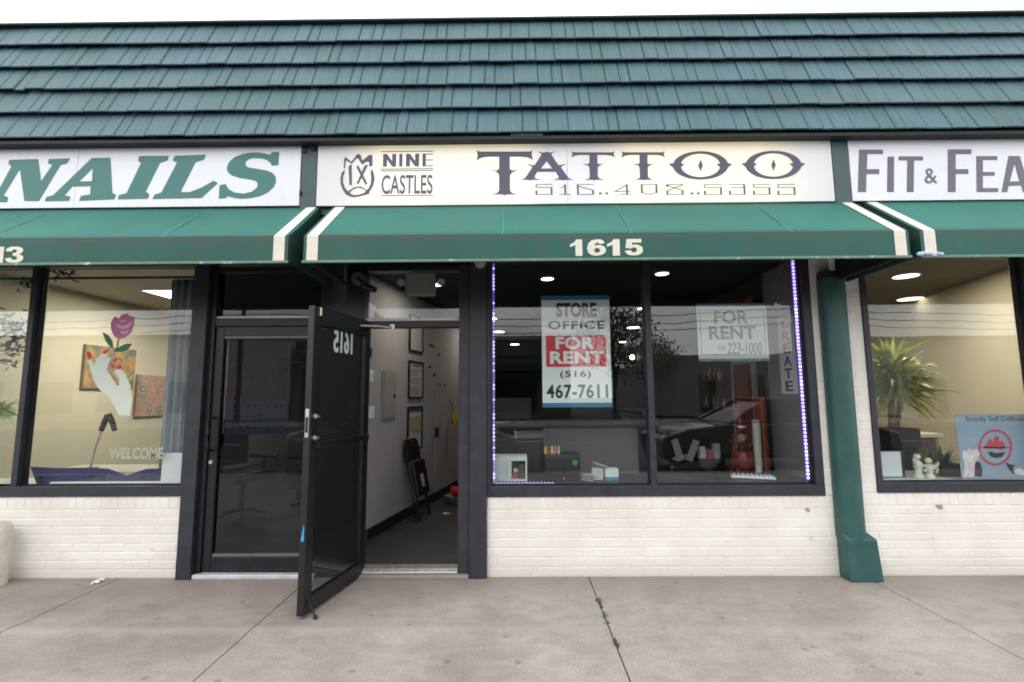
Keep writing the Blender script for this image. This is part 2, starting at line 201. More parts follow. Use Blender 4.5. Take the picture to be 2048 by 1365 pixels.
def emat(name, col, strength):
    if name in MATS:
        return MATS[name]
    m, n, l, b = nodes_of(name)
    b.inputs['Base Color'].default_value = (0.8, 0.8, 0.8, 1)
    b.inputs['Emission Color'].default_value = (*col, 1)
    b.inputs['Emission Strength'].default_value = strength
    MATS[name] = m
    return m


def brick_paint():
    m, n, l, b = nodes_of("white_painted_brick")
    p = pos_node(n)
    t = n.new("ShaderNodeTexNoise"); t.inputs['Scale'].default_value = 3.0; t.inputs['Detail'].default_value = 7
    l.new(p, t.inputs[0])
    r = n.new("ShaderNodeValToRGB")
    r.color_ramp.elements[0].position = 0.25; r.color_ramp.elements[0].color = (0.70, 0.67, 0.625, 1)
    r.color_ramp.elements[1].position = 0.7; r.color_ramp.elements[1].color = (0.83, 0.81, 0.775, 1)
    l.new(t.outputs[0], r.inputs[0])
    # chips and rusty marks
    t2 = n.new("ShaderNodeTexNoise"); t2.inputs['Scale'].default_value = 17; t2.inputs['Detail'].default_value = 8
    l.new(p, t2.inputs[0])
    r2 = n.new("ShaderNodeValToRGB")
    r2.color_ramp.elements[0].position = 0.66; r2.color_ramp.elements[0].color = (0, 0, 0, 1)
    r2.color_ramp.elements[1].position = 0.80; r2.color_ramp.elements[1].color = (1, 1, 1, 1)
    l.new(t2.outputs[0], r2.inputs[0])
    mx = n.new("ShaderNodeMix"); mx.data_type = 'RGBA'
    l.new(r2.outputs[0], mx.inputs[0]); l.new(r.outputs[0], mx.inputs[6]); mx.inputs[7].default_value = (0.42, 0.37, 0.29, 1)
    # splash dirt along the pavement
    sp = n.new("ShaderNodeSeparateXYZ"); l.new(p, sp.inputs[0])
    mr = n.new("ShaderNodeMapRange"); mr.inputs[1].default_value = 0.16; mr.inputs[2].default_value = 0.0; mr.inputs[3].default_value = 0; mr.inputs[4].default_value = 0.75
    l.new(sp.outputs[2], mr.inputs[0])
    mm = n.new("ShaderNodeMath"); mm.operation = 'MULTIPLY'; l.new(mr.outputs[0], mm.inputs[0]); l.new(t.outputs[0], mm.inputs[1])
    mx2 = n.new("ShaderNodeMix"); mx2.data_type = 'RGBA'
    l.new(mm.outputs[0], mx2.inputs[0]); l.new(mx.outputs[2], mx2.inputs[6]); mx2.inputs[7].default_value = (0.45, 0.40, 0.34, 1)
    l.new(mx2.outputs[2], b.inputs['Base Color'])
    b.inputs['Roughness'].default_value = 0.6
    t3 = n.new("ShaderNodeTexNoise"); t3.inputs['Scale'].default_value = 45; t3.inputs['Detail'].default_value = 4
    l.new(p, t3.inputs[0])
    bp = n.new("ShaderNodeBump"); bp.inputs['Strength'].default_value = 0.35; bp.inputs['Distance'].default_value = 0.0075
    l.new(t3.outputs[0], bp.inputs['Height']); l.new(bp.outputs[0], b.inputs['Normal'])
    return m


def concrete():
    m, n, l, b = nodes_of("pavement_concrete")
    p = pos_node(n)
    t = n.new("ShaderNodeTexNoise"); t.inputs['Scale'].default_value = 1.7; t.inputs['Detail'].default_value = 9; t.inputs['Roughness'].default_value = 0.65
    l.new(p, t.inputs[0])
    r = n.new("ShaderNodeValToRGB")
    r.color_ramp.elements[0].position = 0.3; r.color_ramp.elements[0].color = (0.250, 0.216, 0.201, 1)
    r.color_ramp.elements[1].position = 0.7; r.color_ramp.elements[1].color = (0.395, 0.354, 0.334, 1)
    l.new(t.outputs[0], r.inputs[0])
    # broad tone changes from slab to slab
    t0 = n.new("ShaderNodeTexNoise"); t0.inputs['Scale'].default_value = 0.55; t0.inputs['Detail'].default_value = 2; l.new(p, t0.inputs[0])
    ad0 = n.new("ShaderNodeMath"); ad0.operation = 'MULTIPLY_ADD'; ad0.inputs[1].default_value = 0.9; ad0.inputs[2].default_value = -0.45
    l.new(t0.outputs[0], ad0.inputs[0])
    ad1 = n.new("ShaderNodeMath"); ad1.operation = 'ADD'; l.new(ad0.outputs[0], ad1.inputs[0]); l.new(t.outputs[0], ad1.inputs[1])
    l.new(ad1.outputs[0], r.inputs[0])
    # worn, darker blotches of older dirt
    tb = n.new("ShaderNodeTexNoise"); tb.inputs['Scale'].default_value = 6.5; tb.inputs['Detail'].default_value = 8; tb.inputs['Roughness'].default_value = 0.7
    mpb = n.new("ShaderNodeMapping"); mpb.inputs['Scale'].default_value = (1.0, 1.7, 1.0); l.new(p, mpb.inputs[0]); l.new(mpb.outputs[0], tb.inputs[0])
    rb_ = n.new("ShaderNodeValToRGB")
    rb_.color_ramp.elements[0].position = 0.36; rb_.color_ramp.elements[0].color = (0.89, 0.875, 0.87, 1)
    rb_.color_ramp.elements[1].position = 0.58; rb_.color_ramp.elements[1].color = (1.04, 1.04, 1.04, 1)
    l.new(tb.outputs[0], rb_.inputs[0])
    mub = n.new("ShaderNodeMix"); mub.data_type = 'RGBA'; mub.blend_type = 'MULTIPLY'; mub.inputs[0].default_value = 1
    l.new(r.outputs[0], mub.inputs[6]); l.new(rb_.outputs[0], mub.inputs[7])
    # speckled aggregate
    t2 = n.new("ShaderNodeTexNoise"); t2.inputs['Scale'].default_value = 95; t2.inputs['Detail'].default_value = 3
    l.new(p, t2.inputs[0])
    r2 = n.new("ShaderNodeValToRGB")
    r2.color_ramp.elements[0].position = 0.3; r2.color_ramp.elements[0].color = (0.80, 0.80, 0.80, 1)
    r2.color_ramp.elements[1].position = 0.7; r2.color_ramp.elements[1].color = (1.16, 1.16, 1.16, 1)
    l.new(t2.outputs[0], r2.inputs[0])
    mu = n.new("ShaderNodeMix"); mu.data_type = 'RGBA'; mu.blend_type = 'MULTIPLY'; mu.inputs[0].default_value = 1
    l.new(mub.outputs[2], mu.inputs[6]); l.new(r2.outputs[0], mu.inputs[7])
    # old chewing gum and oil spots
    v = n.new("ShaderNodeTexVoronoi"); v.inputs['Scale'].default_value = 5.5; v.inputs['Randomness'].default_value = 1.0
    l.new(p, v.inputs[0])
    t4 = n.new("ShaderNodeTexNoise"); t4.inputs['Scale'].default_value = 30; l.new(p, t4.inputs[0])
    ad = n.new("ShaderNodeMath"); ad.operation = 'MULTIPLY_ADD'; ad.inputs[1].default_value = 0.12
    l.new(t4.outputs[0], ad.inputs[0]); l.new(v.outputs['Distance'], ad.inputs[2])
    r3 = n.new("ShaderNodeValToRGB")
    r3.color_ramp.elements[0].position = 0.125; r3.color_ramp.elements[0].color = (0.5, 0.5, 0.5, 1)
    r3.color_ramp.elements[1].position = 0.19; r3.color_ramp.elements[1].color = (0, 0, 0, 1)
    l.new(ad.outputs[0], r3.inputs[0])
    sc_ = n.new("ShaderNodeSeparateColor"); l.new(v.outputs['Color'], sc_.inputs[0])
    gt = n.new("ShaderNodeMath"); gt.operation = 'GREATER_THAN'; gt.inputs[1].default_value = 0.35
    l.new(sc_.outputs[0], gt.inputs[0])
    sm = n.new("ShaderNodeMath"); sm.operation = 'MULTIPLY'; l.new(r3.outputs[0], sm.inputs[0]); l.new(gt.outputs[0], sm.inputs[1])
    mx = n.new("ShaderNodeMix"); mx.data_type = 'RGBA'
    l.new(sm.outputs[0], mx.inputs[0]); l.new(mu.outputs[2], mx.inputs[6]); mx.inputs[7].default_value = (0.10, 0.085, 0.08, 1)
    # rusty run-off stain beside the shop wall, pale worn ramp crest, highlight painted in
    sp = n.new("ShaderNodeSeparateXYZ"); l.new(p, sp.inputs[0])
    mr = n.new("ShaderNodeMapRange"); mr.inputs[1].default_value = -0.45; mr.inputs[2].default_value = 0.0; mr.inputs[4].default_value = 1.1
    l.new(sp.outputs[1], mr.inputs[0])
    mm = n.new("ShaderNodeMath"); mm.operation = 'MULTIPLY'; l.new(mr.outputs[0], mm.inputs[0]); l.new(t.outputs[0], mm.inputs[1])
    mx2 = n.new("ShaderNodeMix"); mx2.data_type = 'RGBA'
    l.new(mm.outputs[0], mx2.inputs[0]); l.new(mx.outputs[2], mx2.inputs[6]); mx2.inputs[7].default_value = (0.25, 0.195, 0.165, 1)
    wv = n.new("ShaderNodeMath"); wv.operation = 'MULTIPLY_ADD'; wv.inputs[1].default_value = 0.22
    l.new(t.outputs[0], wv.inputs[0]); l.new(sp.outputs[1], wv.inputs[2])
    r5 = n.new("ShaderNodeValToRGB")
    e = r5.color_ramp.elements
    e[0].position = 0.0; e[0].color = (0, 0, 0, 1)
    e[1].position = 1.0; e[1].color = (0, 0, 0, 1)
    c = e.new(0.5); c.color = (0.5, 0.5, 0.5, 1)
    mr2 = n.new("ShaderNodeMapRange"); mr2.inputs[1].default_value = -0.83; mr2.inputs[2].default_value = -0.66
    l.new(wv.outputs[0], mr2.inputs[0]); l.new(mr2.outputs[0], r5.inputs[0])
    mx3 = n.new("ShaderNodeMix"); mx3.data_type = 'RGBA'
    l.new(r5.outputs[0], mx3.inputs[0]); l.new(mx2.outputs[2], mx3.inputs[6]); mx3.inputs[7].default_value = (0.40, 0.36, 0.33, 1)
    l.new(mx3.outputs[2], b.inputs['Base Color'])
    b.inputs['Roughness'].default_value = 0.85
    bp = n.new("ShaderNodeBump"); bp.inputs['Strength'].default_value = 0.4; bp.inputs['Distance'].default_value = 0.004
    l.new(t2.outputs[0], bp.inputs['Height']); l.new(bp.outputs[0], b.inputs['Normal'])
    return m


def shingle_paint():
    m, n, l, b = nodes_of("green_shingle_paint")
    p = pos_node(n)
    t = n.new("ShaderNodeTexNoise"); t.inputs['Scale'].default_value = 2.2; t.inputs['Detail'].default_value = 6
    l.new(p, t.inputs[0])
    r = n.new("ShaderNodeValToRGB")
    r.color_ramp.elements[0].position = 0.3; r.color_ramp.elements[0].color = (0.042, 0.104, 0.118, 1)
    r.color_ramp.elements[1].position = 0.68; r.color_ramp.elements[1].color = (0.064, 0.130, 0.162, 1)
    l.new(t.outputs[0], r.inputs[0])
    # wood grain pressed along the slope
    mp = n.new("ShaderNodeMapping"); mp.inputs['Scale'].default_value = (75, 3, 3); l.new(p, mp.inputs[0])
    t2 = n.new("ShaderNodeTexNoise"); t2.inputs['Scale'].default_value = 1.0; t2.inputs['Detail'].default_value = 3
    l.new(mp.outputs[0], t2.inputs[0])
    r2 = n.new("ShaderNodeValToRGB")
    r2.color_ramp.elements[0].position = 0.3; r2.color_ramp.elements[0].color = (0.82, 0.82, 0.82, 1)
    r2.color_ramp.elements[1].position = 0.7; r2.color_ramp.elements[1].color = (1.15, 1.15, 1.15, 1)
    l.new(t2.outputs[0], r2.inputs[0])
    mu = n.new("ShaderNodeMix"); mu.data_type = 'RGBA'; mu.blend_type = 'MULTIPLY'; mu.inputs[0].default_value = 1
    l.new(r.outputs[0], mu.inputs[6]); l.new(r2.outputs[0], mu.inputs[7])
    # algae patches
    t3 = n.new("ShaderNodeTexNoise"); t3.inputs['Scale'].default_value = 7; t3.inputs['Detail'].default_value = 5; l.new(p, t3.inputs[0])
    r3 = n.new("ShaderNodeValToRGB")
    r3.color_ramp.elements[0].position = 0.62; r3.color_ramp.elements[0].color = (0, 0, 0, 1)
    r3.color_ramp.elements[1].position = 0.85; r3.color_ramp.elements[1].color = (0.8, 0.8, 0.8, 1)
    l.new(t3.outputs[0], r3.inputs[0])
    mx = n.new("ShaderNodeMix"); mx.data_type = 'RGBA'
    l.new(r3.outputs[0], mx.inputs[0]); l.new(mu.outputs[2], mx.inputs[6]); mx.inputs[7].default_value = (0.045, 0.13, 0.085, 1)
    l.new(mx.outputs[2], b.inputs['Base Color'])
    b.inputs['Roughness'].default_value = 0.5
    b.inputs['Specular IOR Level'].default_value = 0.35
    bp = n.new("ShaderNodeBump"); bp.inputs['Strength'].default_value = 0.25; bp.inputs['Distance'].default_value = 0.004
    l.new(t2.outputs[0], bp.inputs['Height']); l.new(bp.outputs[0], b.inputs['Normal'])
    return m


def canvas(name, col, dirt):
    m, n, l, b = nodes_of(name)
    p = pos_node(n)
    t = n.new("ShaderNodeTexNoise"); t.inputs['Scale'].default_value = 1.3; t.inputs['Detail'].default_value = 6
    l.new(p, t.inputs[0])
    r = n.new("ShaderNodeValToRGB")
    r.color_ramp.elements[0].position = 0.3; r.color_ramp.elements[0].color = (*[c * 0.86 for c in col], 1)
    r.color_ramp.elements[1].position = 0.7; r.color_ramp.elements[1].color = (*[c * 1.1 for c in col], 1)
    l.new(t.outputs[0], r.inputs[0])
    mp = n.new("ShaderNodeMapping"); mp.inputs['Scale'].default_value = (22, 3, 2.5); l.new(p, mp.inputs[0])
    t2 = n.new("ShaderNodeTexNoise"); t2.inputs['Scale'].default_value = 1; t2.inputs['Detail'].default_value = 6; l.new(mp.outputs[0], t2.inputs[0])
    r2 = n.new("ShaderNodeValToRGB")
    r2.color_ramp.elements[0].position = 0.42; r2.color_ramp.elements[0].color = (0, 0, 0, 1)
    r2.color_ramp.elements[1].position = 0.85; r2.color_ramp.elements[1].color = (dirt, dirt, dirt, 1)
    l.new(t2.outputs[0], r2.inputs[0])
    mx = n.new("ShaderNodeMix"); mx.data_type = 'RGBA'
    l.new(r2.outputs[0], mx.inputs[0]); l.new(r.outputs[0], mx.inputs[6]); mx.inputs[7].default_value = (0.075, 0.060, 0.050, 1)
    # bird specks
    t3 = n.new("ShaderNodeTexNoise"); t3.inputs['Scale'].default_value = 30; t3.inputs['Detail'].default_value = 2; l.new(p, t3.inputs[0])
    r3 = n.new("ShaderNodeValToRGB")
    r3.color_ramp.elements[0].position = 0.77; r3.color_ramp.elements[0].color = (0, 0, 0, 1)
    r3.color_ramp.elements[1].position = 0.80; r3.color_ramp.elements[1].color = (0.6, 0.6, 0.6, 1)
    l.new(t3.outputs[0], r3.inputs[0])
    mx2 = n.new("ShaderNodeMix"); mx2.data_type = 'RGBA'
    l.new(r3.outputs[0], mx2.inputs[0]); l.new(mx.outputs[2], mx2.inputs[6]); mx2.inputs[7].default_value = (0.5, 0.52, 0.5, 1)
    l.new(mx2.outputs[2], b.inputs['Base Color'])
    # rusty dirt caught along the fold between canopy and valance
    sp = n.new("ShaderNodeSeparateXYZ"); l.new(p, sp.inputs[0])
    ab = n.new("ShaderNodeMath"); ab.operation = 'SUBTRACT'; ab.inputs[1].default_value = 2.434; l.new(sp.outputs[2], ab.inputs[0])
    ab2 = n.new("ShaderNodeMath"); ab2.operation = 'ABSOLUTE'; l.new(ab.outputs[0], ab2.inputs[0])
    mr = n.new("ShaderNodeMapRange"); mr.inputs[1].default_value = 0.030; mr.inputs[2].default_value = 0.0; mr.inputs[3].default_value = 0.0; mr.inputs[4].default_value = 0.8
    l.new(ab2.outputs[0], mr.inputs[0])
    mm = n.new("ShaderNodeMath"); mm.operation = 'MULTIPLY'; mm.use_clamp = True; l.new(mr.outputs[0], mm.inputs[0]); l.new(t2.outputs[0], mm.inputs[1])
    mx3 = n.new("ShaderNodeMix"); mx3.data_type = 'RGBA'
    l.new(mm.outputs[0], mx3.inputs[0]); l.new(mx2.outputs[2], mx3.inputs[6]); mx3.inputs[7].default_value = (0.10, 0.072, 0.055, 1)
    l.new(mx3.outputs[2], b.inputs['Base Color'])
    # slack ripples in the cloth
    mpr = n.new("ShaderNodeMapping"); mpr.inputs['Scale'].default_value = (5.0, 1.2, 1.2); l.new(p, mpr.inputs[0])
    tr_ = n.new("ShaderNodeTexNoise"); tr_.inputs['Scale'].default_value = 1.0; tr_.inputs['Detail'].default_value = 3; l.new(mpr.outputs[0], tr_.inputs[0])
    bp = n.new("ShaderNodeBump"); bp.inputs['Strength'].default_value = 0.35; bp.inputs['Distance'].default_value = 0.03
    l.new(tr_.outputs[0], bp.inputs['Height']); l.new(bp.outputs[0], b.inputs['Normal'])
    b.inputs['Roughness'].default_value = 0.6
    b.inputs['Specular IOR Level'].default_value = 0.3
    return m


def backlit():
    # translucent sign face lit from inside by two rows of tubes; dimmer at its ends and at the panel joint
    m, n, l, b = nodes_of("backlit_sign_face")
    b.inputs['Base Color'].default_value = (0.64, 0.63, 0.625, 1)
    b.inputs['Roughness'].default_value = 0.3
    p = pos_node(n)
    sp = n.new("ShaderNodeSeparateXYZ"); l.new(p, sp.inputs[0])
    r = n.new("ShaderNodeValToRGB")
    mr = n.new("ShaderNodeMapRange"); mr.inputs[1].default_value = -1.52; mr.inputs[2].default_value = 2.43
    l.new(sp.outputs[0], mr.inputs[0]); l.new(mr.outputs[0], r.inputs[0])
    e = r.color_ramp.elements
    e[0].position = 0.0; e[0].color = (0.02, 0.02, 0.04, 1)
    e[1].position = 1.0; e[1].color = (0.02, 0.02, 0.04, 1)
    for ps, c in ((0.05, (0.06, 0.06, 0.07)), (0.13, (0.40, 0.345, 0.20)), (0.38, (0.40, 0.345, 0.20)), (0.455, (0.14, 0.135, 0.16)), (0.53, (0.14, 0.135, 0.16)), (0.62, (0.40, 0.33, 0.17)), (0.86, (0.40, 0.33, 0.17)), (0.94, (0.12, 0.12, 0.12))):
        k = e.new(ps); k.color = (*c, 1)
    t = n.new("ShaderNodeTexNoise"); t.inputs['Scale'].default_value = 2.5; l.new(p, t.inputs[0])
    mm = n.new("ShaderNodeMapRange"); mm.inputs[3].default_value = 0.8; mm.inputs[4].default_value = 1.2; l.new(t.outputs[0], mm.inputs[0])
    l.new(r.outputs[0], b.inputs['Emission Color']); l.new(mm.outputs[0], b.inputs['Emission Strength'])
    return m


def floral(name, cols, scale):
    m, n, l, b = nodes_of(name)
    p = pos_node(n)
    t = n.new("ShaderNodeTexNoise"); t.inputs['Scale'].default_value = scale; t.inputs['Detail'].default_value = 3; t.inputs['Distortion'].default_value = 1.2
    l.new(p, t.inputs[0])
    r = n.new("ShaderNodeValToRGB")
    r.color_ramp.interpolation = 'CONSTANT' if len(cols) > 6 else 'LINEAR'
    e = r.color_ramp.elements
    e[0].position = 0.28; e[0].color = (*cols[0], 1)
    e[1].position = 0.74; e[1].color = (*cols[-1], 1)
    for i, c in enumerate(cols[1:-1]):
        k = e.new(0.28 + 0.46 * (i + 1) / (len(cols) - 1)); k.color = (*c, 1)
    l.new(t.outputs[0], r.inputs[0]); l.new(r.outputs[0], b.inputs['Base Color'])
    b.inputs['Roughness'].default_value = 0.6
    return m


def leafmat(name, a, c):
    m, n, l, b = nodes_of(name)
    t = n.new("ShaderNodeTexNoise"); t.inputs['Scale'].default_value = 9; l.new(pos_node(n), t.inputs[0])
    r = n.new("ShaderNodeValToRGB")
    r.color_ramp.elements[0].position = 0.3; r.color_ramp.elements[0].color = (*a, 1)
    r.color_ramp.elements[1].position = 0.7; r.color_ramp.elements[1].color = (*c, 1)
    l.new(t.outputs[0], r.inputs[0]); l.new(r.outputs[0], b.inputs['Base Color'])
    b.inputs['Roughness'].default_value = 0.4
    tl = n.new("ShaderNodeBsdfTranslucent"); l.new(r.outputs[0], tl.inputs[0])
    ms = n.new("ShaderNodeMixShader"); ms.inputs[0].default_value = 0.4
    l.new(b.outputs[0], ms.inputs[1]); l.new(tl.outputs[0], ms.inputs[2])
    l.new(ms.outputs[0], n['Material Output'].inputs[0])
    MATS[name] = m
    return m


BRICK = brick_paint()
CONC = concrete()
SHING = shingle_paint()
GLASS = glass_mat("window_glass")
TINT = glass_mat("tinted_door_glass", (0.35, 0.37, 0.41))
SHADE_GLASS = glass_mat("shade_tinted_glass", (0.22, 0.22, 0.26))  # the dark room behind the salon transom is put into the tint
SMOKE = glass_mat("smoked_door_glass", (0.60, 0.63, 0.66))
FRAME = pmat("charcoal_frame_paint", (0.024, 0.027, 0.038), 0.45, var=0.4, scale=9, bump=0.08, bscale=90)
JAMB = pmat("black_frame_paint", (0.010, 0.010, 0.013), 0.38, var=0.3, scale=10)
ALU = pmat("worn_aluminium", (0.62, 0.62, 0.64), 0.38, metal=0.9, var=0.2, scale=25)
ALUP = pmat("pale_aluminium_ledge", (0.60, 0.61, 0.66), 0.45, metal=0.2, var=0.15, scale=12)
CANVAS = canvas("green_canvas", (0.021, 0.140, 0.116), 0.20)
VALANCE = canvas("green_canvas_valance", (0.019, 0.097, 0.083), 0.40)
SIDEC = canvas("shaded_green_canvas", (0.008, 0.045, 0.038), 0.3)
CREAM = pmat("cream_stripe_paint", (0.66, 0.62, 0.55), 0.6, var=0.08, scale=14)
AWN_IN = pmat("awning_shade_and_frame", (0.006, 0.012, 0.011), 0.8, var=0.1)
TRIM = floral("chipped_green_white_tube", [(0.08, 0.17, 0.12), (0.10, 0.2, 0.14), (0.12, 0.21, 0.15), (0.13, 0.22, 0.16), (0.62, 0.66, 0.62)], 9)
SIGNW = pmat("white_sign_plastic", (0.70, 0.72, 0.78), 0.28, var=0.03, scale=2)
LIT = backlit()
INK = pmat("navy_sign_lettering", (0.066, 0.066, 0.112), 0.4, var=0.08)
INKG = pmat("grey_sign_lettering", (0.105, 0.105, 0.150), 0.4, var=0.08)
INKT = pmat("teal_sign_lettering", (0.022, 0.145, 0.140), 0.35, var=0.06)
THIN = pmat("thin_sign_lettering", (0.10, 0.095, 0.085), 0.5, var=0.1)
BLACK = pmat("black_ink", (0.012, 0.012, 0.014), 0.5, var=0.0)
WHITE = pmat("white_plastic", (0.74, 0.79, 0.83), 0.4, var=0.04)
PAPER = pmat("white_paper", (0.75, 0.77, 0.78), 0.7, var=0.04)
RED = pmat("red_print", (0.62, 0.018, 0.022), 0.45, var=0.05)
BLUET = pmat("blue_tape", (0.035, 0.16, 0.32), 0.6, var=0.15, scale=20)
POLE = pmat("green_post_paint", (0.024, 0.088, 0.082), 0.42, var=0.25, scale=5, bump=0.06, bscale=25)
SLATE = pmat("slate_fascia_paint", (0.035, 0.072, 0.078), 0.45, var=0.25, scale=7)
DARK = pmat("dark_soffit", (0.010, 0.012, 0.013), 0.6, var=0.1)
GREYW = pmat("grey_interior_paint", (0.365, 0.345, 0.358), 0.7, var=0.05, scale=2)
BEIGE = pmat("beige_interior_paint", (0.66, 0.59, 0.42), 0.7, var=0.05, scale=1.5)
BEIGE2 = pmat("tan_interior_paint", (0.68, 0.60, 0.42), 0.7, var=0.05, scale=1.5)
LILAC = pmat("pale_interior_paint", (0.24, 0.23, 0.27), 0.7, var=0.05, scale=1.5)
CEILB = pmat("black_ceiling_paint", (0.010, 0.010, 0.011), 0.7, var=0.1)
CEILC = pmat("cream_ceiling_paint", (0.50, 0.46, 0.38), 0.8, var=0.05)
CEILT = pmat("taupe_ceiling_paint", (0.13, 0.112, 0.088), 0.8, var=0.15, scale=3)
FLOORD = pmat("dark_interior_floor", (0.040, 0.040, 0.043), 0.5, var=0.35, scale=5)
FLOORT = pmat("tan_interior_floor", (0.25, 0.21, 0.16), 0.5, var=0.2, scale=4)
OUTW = pmat("plain_outer_wall", (0.45, 0.44, 0.42), 0.8, var=0.1)
LEDGE = pmat("grey_window_ledge", (0.055, 0.055, 0.062), 0.5, var=0.15)
LEDGEW = pmat("white_window_ledge", (0.62, 0.64, 0.66), 0.5, var=0.08)
BLKP = pmat("black_plastic", (0.012, 0.012, 0.014), 0.35, var=0.15)
BLKM = pmat("black_metal", (0.014, 0.014, 0.016), 0.4, metal=0.3, var=0.15)
LAMP = emat("lamp_diffuser", (1.0, 0.93, 0.80), 7.0)
LAMPR = emat("round_lamp_diffuser", (1.0, 0.94, 0.82), 3.5)
LAMPW = emat("panel_lamp_diffuser", (1.0, 0.97, 0.86), 5.0)

# ------------------------------------------------------------------ mesh helpers


class MB:
    def __init__(self, M=None):
        self.v, self.f, self.M = [], [], M

    def add(self, vs_, fs):
        k = len(self.v)
        for p in vs_:
            p = Vector(p)
            self.v.append(self.M @ p if self.M else p)
        self.f += [tuple(i + k for i in q) for q in fs]
        return self

    def box(self, x0, x1, y0, y1, z0, z1):
        return self.add([(x0, y0, z0), (x1, y0, z0), (x1, y1, z0), (x0, y1, z0), (x0, y0, z1), (x1, y0, z1), (x1, y1, z1), (x0, y1, z1)],
                        [(0, 3, 2, 1), (4, 5, 6, 7), (0, 1, 5, 4), (1, 2, 6, 5), (2, 3, 7, 6), (3, 0, 4, 7)])

    def frustum(self, x0, x1, z0, z1, yb, yf, inset):
        # a brick or tile: wide at yb, front face at yf inset by `inset`
        i = inset
        return self.add([(x0, yb, z0), (x1, yb, z0), (x1, yb, z1), (x0, yb, z1), (x0 + i, yf, z0 + i), (x1 - i, yf, z0 + i), (x1 - i, yf, z1 - i), (x0 + i, yf, z1 - i)],
                        [(4, 5, 6, 7), (0, 1, 5, 4), (1, 2, 6, 5), (2, 3, 7, 6), (3, 0, 4, 7)])

    def prism_x(self, prof, x0, x1, caps=True):
        n = len(prof)
        vs_ = [(x0, y, z) for y, z in prof] + [(x1, y, z) for y, z in prof]
        fs = [(i, (i + 1) % n, (i + 1) % n + n, i + n) for i in range(n)]
        if caps:
            fs += [tuple(range(n - 1, -1, -1)), tuple(range(n, 2 * n))]
        return self.add(vs_, fs)

    def prism_z(self, prof, z0, z1, top_scale=None, ctr=(0, 0)):
        n = len(prof)
        s = top_scale or 1.0
        vs_ = [(x, y, z0) for x, y in prof] + [(ctr[0] + (x - ctr[0]) * s, ctr[1] + (y - ctr[1]) * s, z1) for x, y in prof]
        fs = [(i, (i + 1) % n, (i + 1) % n + n, i + n) for i in range(n)] + [tuple(range(n - 1, -1, -1)), tuple(range(n, 2 * n))]
        return self.add(vs_, fs)

    def cyl(self, c, r, z0, z1, n=24, r1=None):
        r1 = r if r1 is None else r1
        a = [2 * math.pi * i / n for i in range(n)]
        vs_ = [(c[0] + r * math.cos(t), c[1] + r * math.sin(t), z0) for t in a] + [(c[0] + r1 * math.cos(t), c[1] + r1 * math.sin(t), z1) for t in a]
        fs = [(i, (i + 1) % n, (i + 1) % n + n, i + n) for i in range(n)] + [tuple(range(n - 1, -1, -1)), tuple(range(n, 2 * n))]
        return self.add(vs_, fs)

    def lathe(self, c, prof, n=24):
        k = len(prof)
        vs_, fs = [], []
        for i in range(n):
            t = 2 * math.pi * i / n
            for r, z in prof:
                vs_.append((c[0] + r * math.cos(t), c[1] + r * math.sin(t), c[2] + z))
        for i in range(n):
            j = (i + 1) % n
            for q in range(k - 1):
                fs.append((i * k + q, j * k + q, j * k + q + 1, i * k + q + 1))
        fs.append(tuple(i * k for i in range(n - 1, -1, -1)))
        fs.append(tuple(i * k + k - 1 for i in range(n)))
        return self.add(vs_, fs)

    def tube(self, pts, r, n=10, r1=None):
        pts = [Vector(p) for p in pts]
        m = len(pts)
        vs_, fs = [], []
        for i, p in enumerate(pts):
            d = (pts[min(i + 1, m - 1)] - pts[max(i - 1, 0)]).normalized()
            u = d.cross(Vector((0, 0, 1)))
            if u.length < 1e-3:
                u = d.cross(Vector((1, 0, 0)))
            u.normalize()
            w = d.cross(u)
            rr = r if r1 is None else r + (r1 - r) * i / (m - 1)
            for q in range(n):
                t = 2 * math.pi * q / n
                vs_.append(p + rr * (math.cos(t) * u + math.sin(t) * w))
        for i in range(m - 1):
            for q in range(n):
                fs.append((i * n + q, i * n + (q + 1) % n, (i + 1) * n + (q + 1) % n, (i + 1) * n + q))
        fs.append(tuple(range(n - 1, -1, -1)))
        fs.append(tuple((m - 1) * n + q for q in range(n)))
        return self.add(vs_, fs)

    def ball(self, c, r, sx=1, sy=1, sz=1, nu=14, nv=9):
        vs_, fs = [], []
        for j in range(nv + 1):
            ph = math.pi * j / nv
            for i in range(nu):
                t = 2 * math.pi * i / nu
                vs_.append((c[0] + r * sx * math.sin(ph) * math.cos(t), c[1] + r * sy * math.sin(ph) * math.sin(t), c[2] + r * sz * math.cos(ph)))
        for j in range(nv):
            for i in range(nu):
                fs.append((j * nu + i, (j + 1) * nu + i, (j + 1) * nu + (i + 1) % nu, j * nu + (i + 1) % nu))
        return self.add(vs_, fs)

    def build(self, name, mat, parent=None, bevel=0.0, smooth=False):
        me = bpy.data.meshes.new(name)
        off = origin(parent)
        me.from_pydata([tuple(p - off) for p in self.v], [], self.f)
        bm = bmesh.new()
        bm.from_mesh(me)
        bmesh.ops.remove_doubles(bm, verts=bm.verts, dist=1e-5)
        bmesh.ops.recalc_face_normals(bm, faces=bm.faces)
        bm.to_mesh(me)
        bm.free()
        me.materials.append(mat)
        if smooth:
            for p in me.polygons:
                p.use_smooth = True
        o = bpy.data.objects.new(name, me)
        COL.objects.link(o)
        o.parent = parent
        if bevel > 0:
            b = o.modifiers.new("edge", 'BEVEL')
            b.width = bevel
            b.segments = 2
            b.limit_method = 'ANGLE'
            b.angle_limit = R(40)
        if smooth:
            for p in me.polygons:
                p.use_smooth = True
            try:
                me.set_sharp_from_angle(angle=R(40))
            except Exception:
                pass
        return o


def origin(o):
    v = Vector((0, 0, 0))
    while o is not None:
        v += o.location
        o = o.parent
    return v


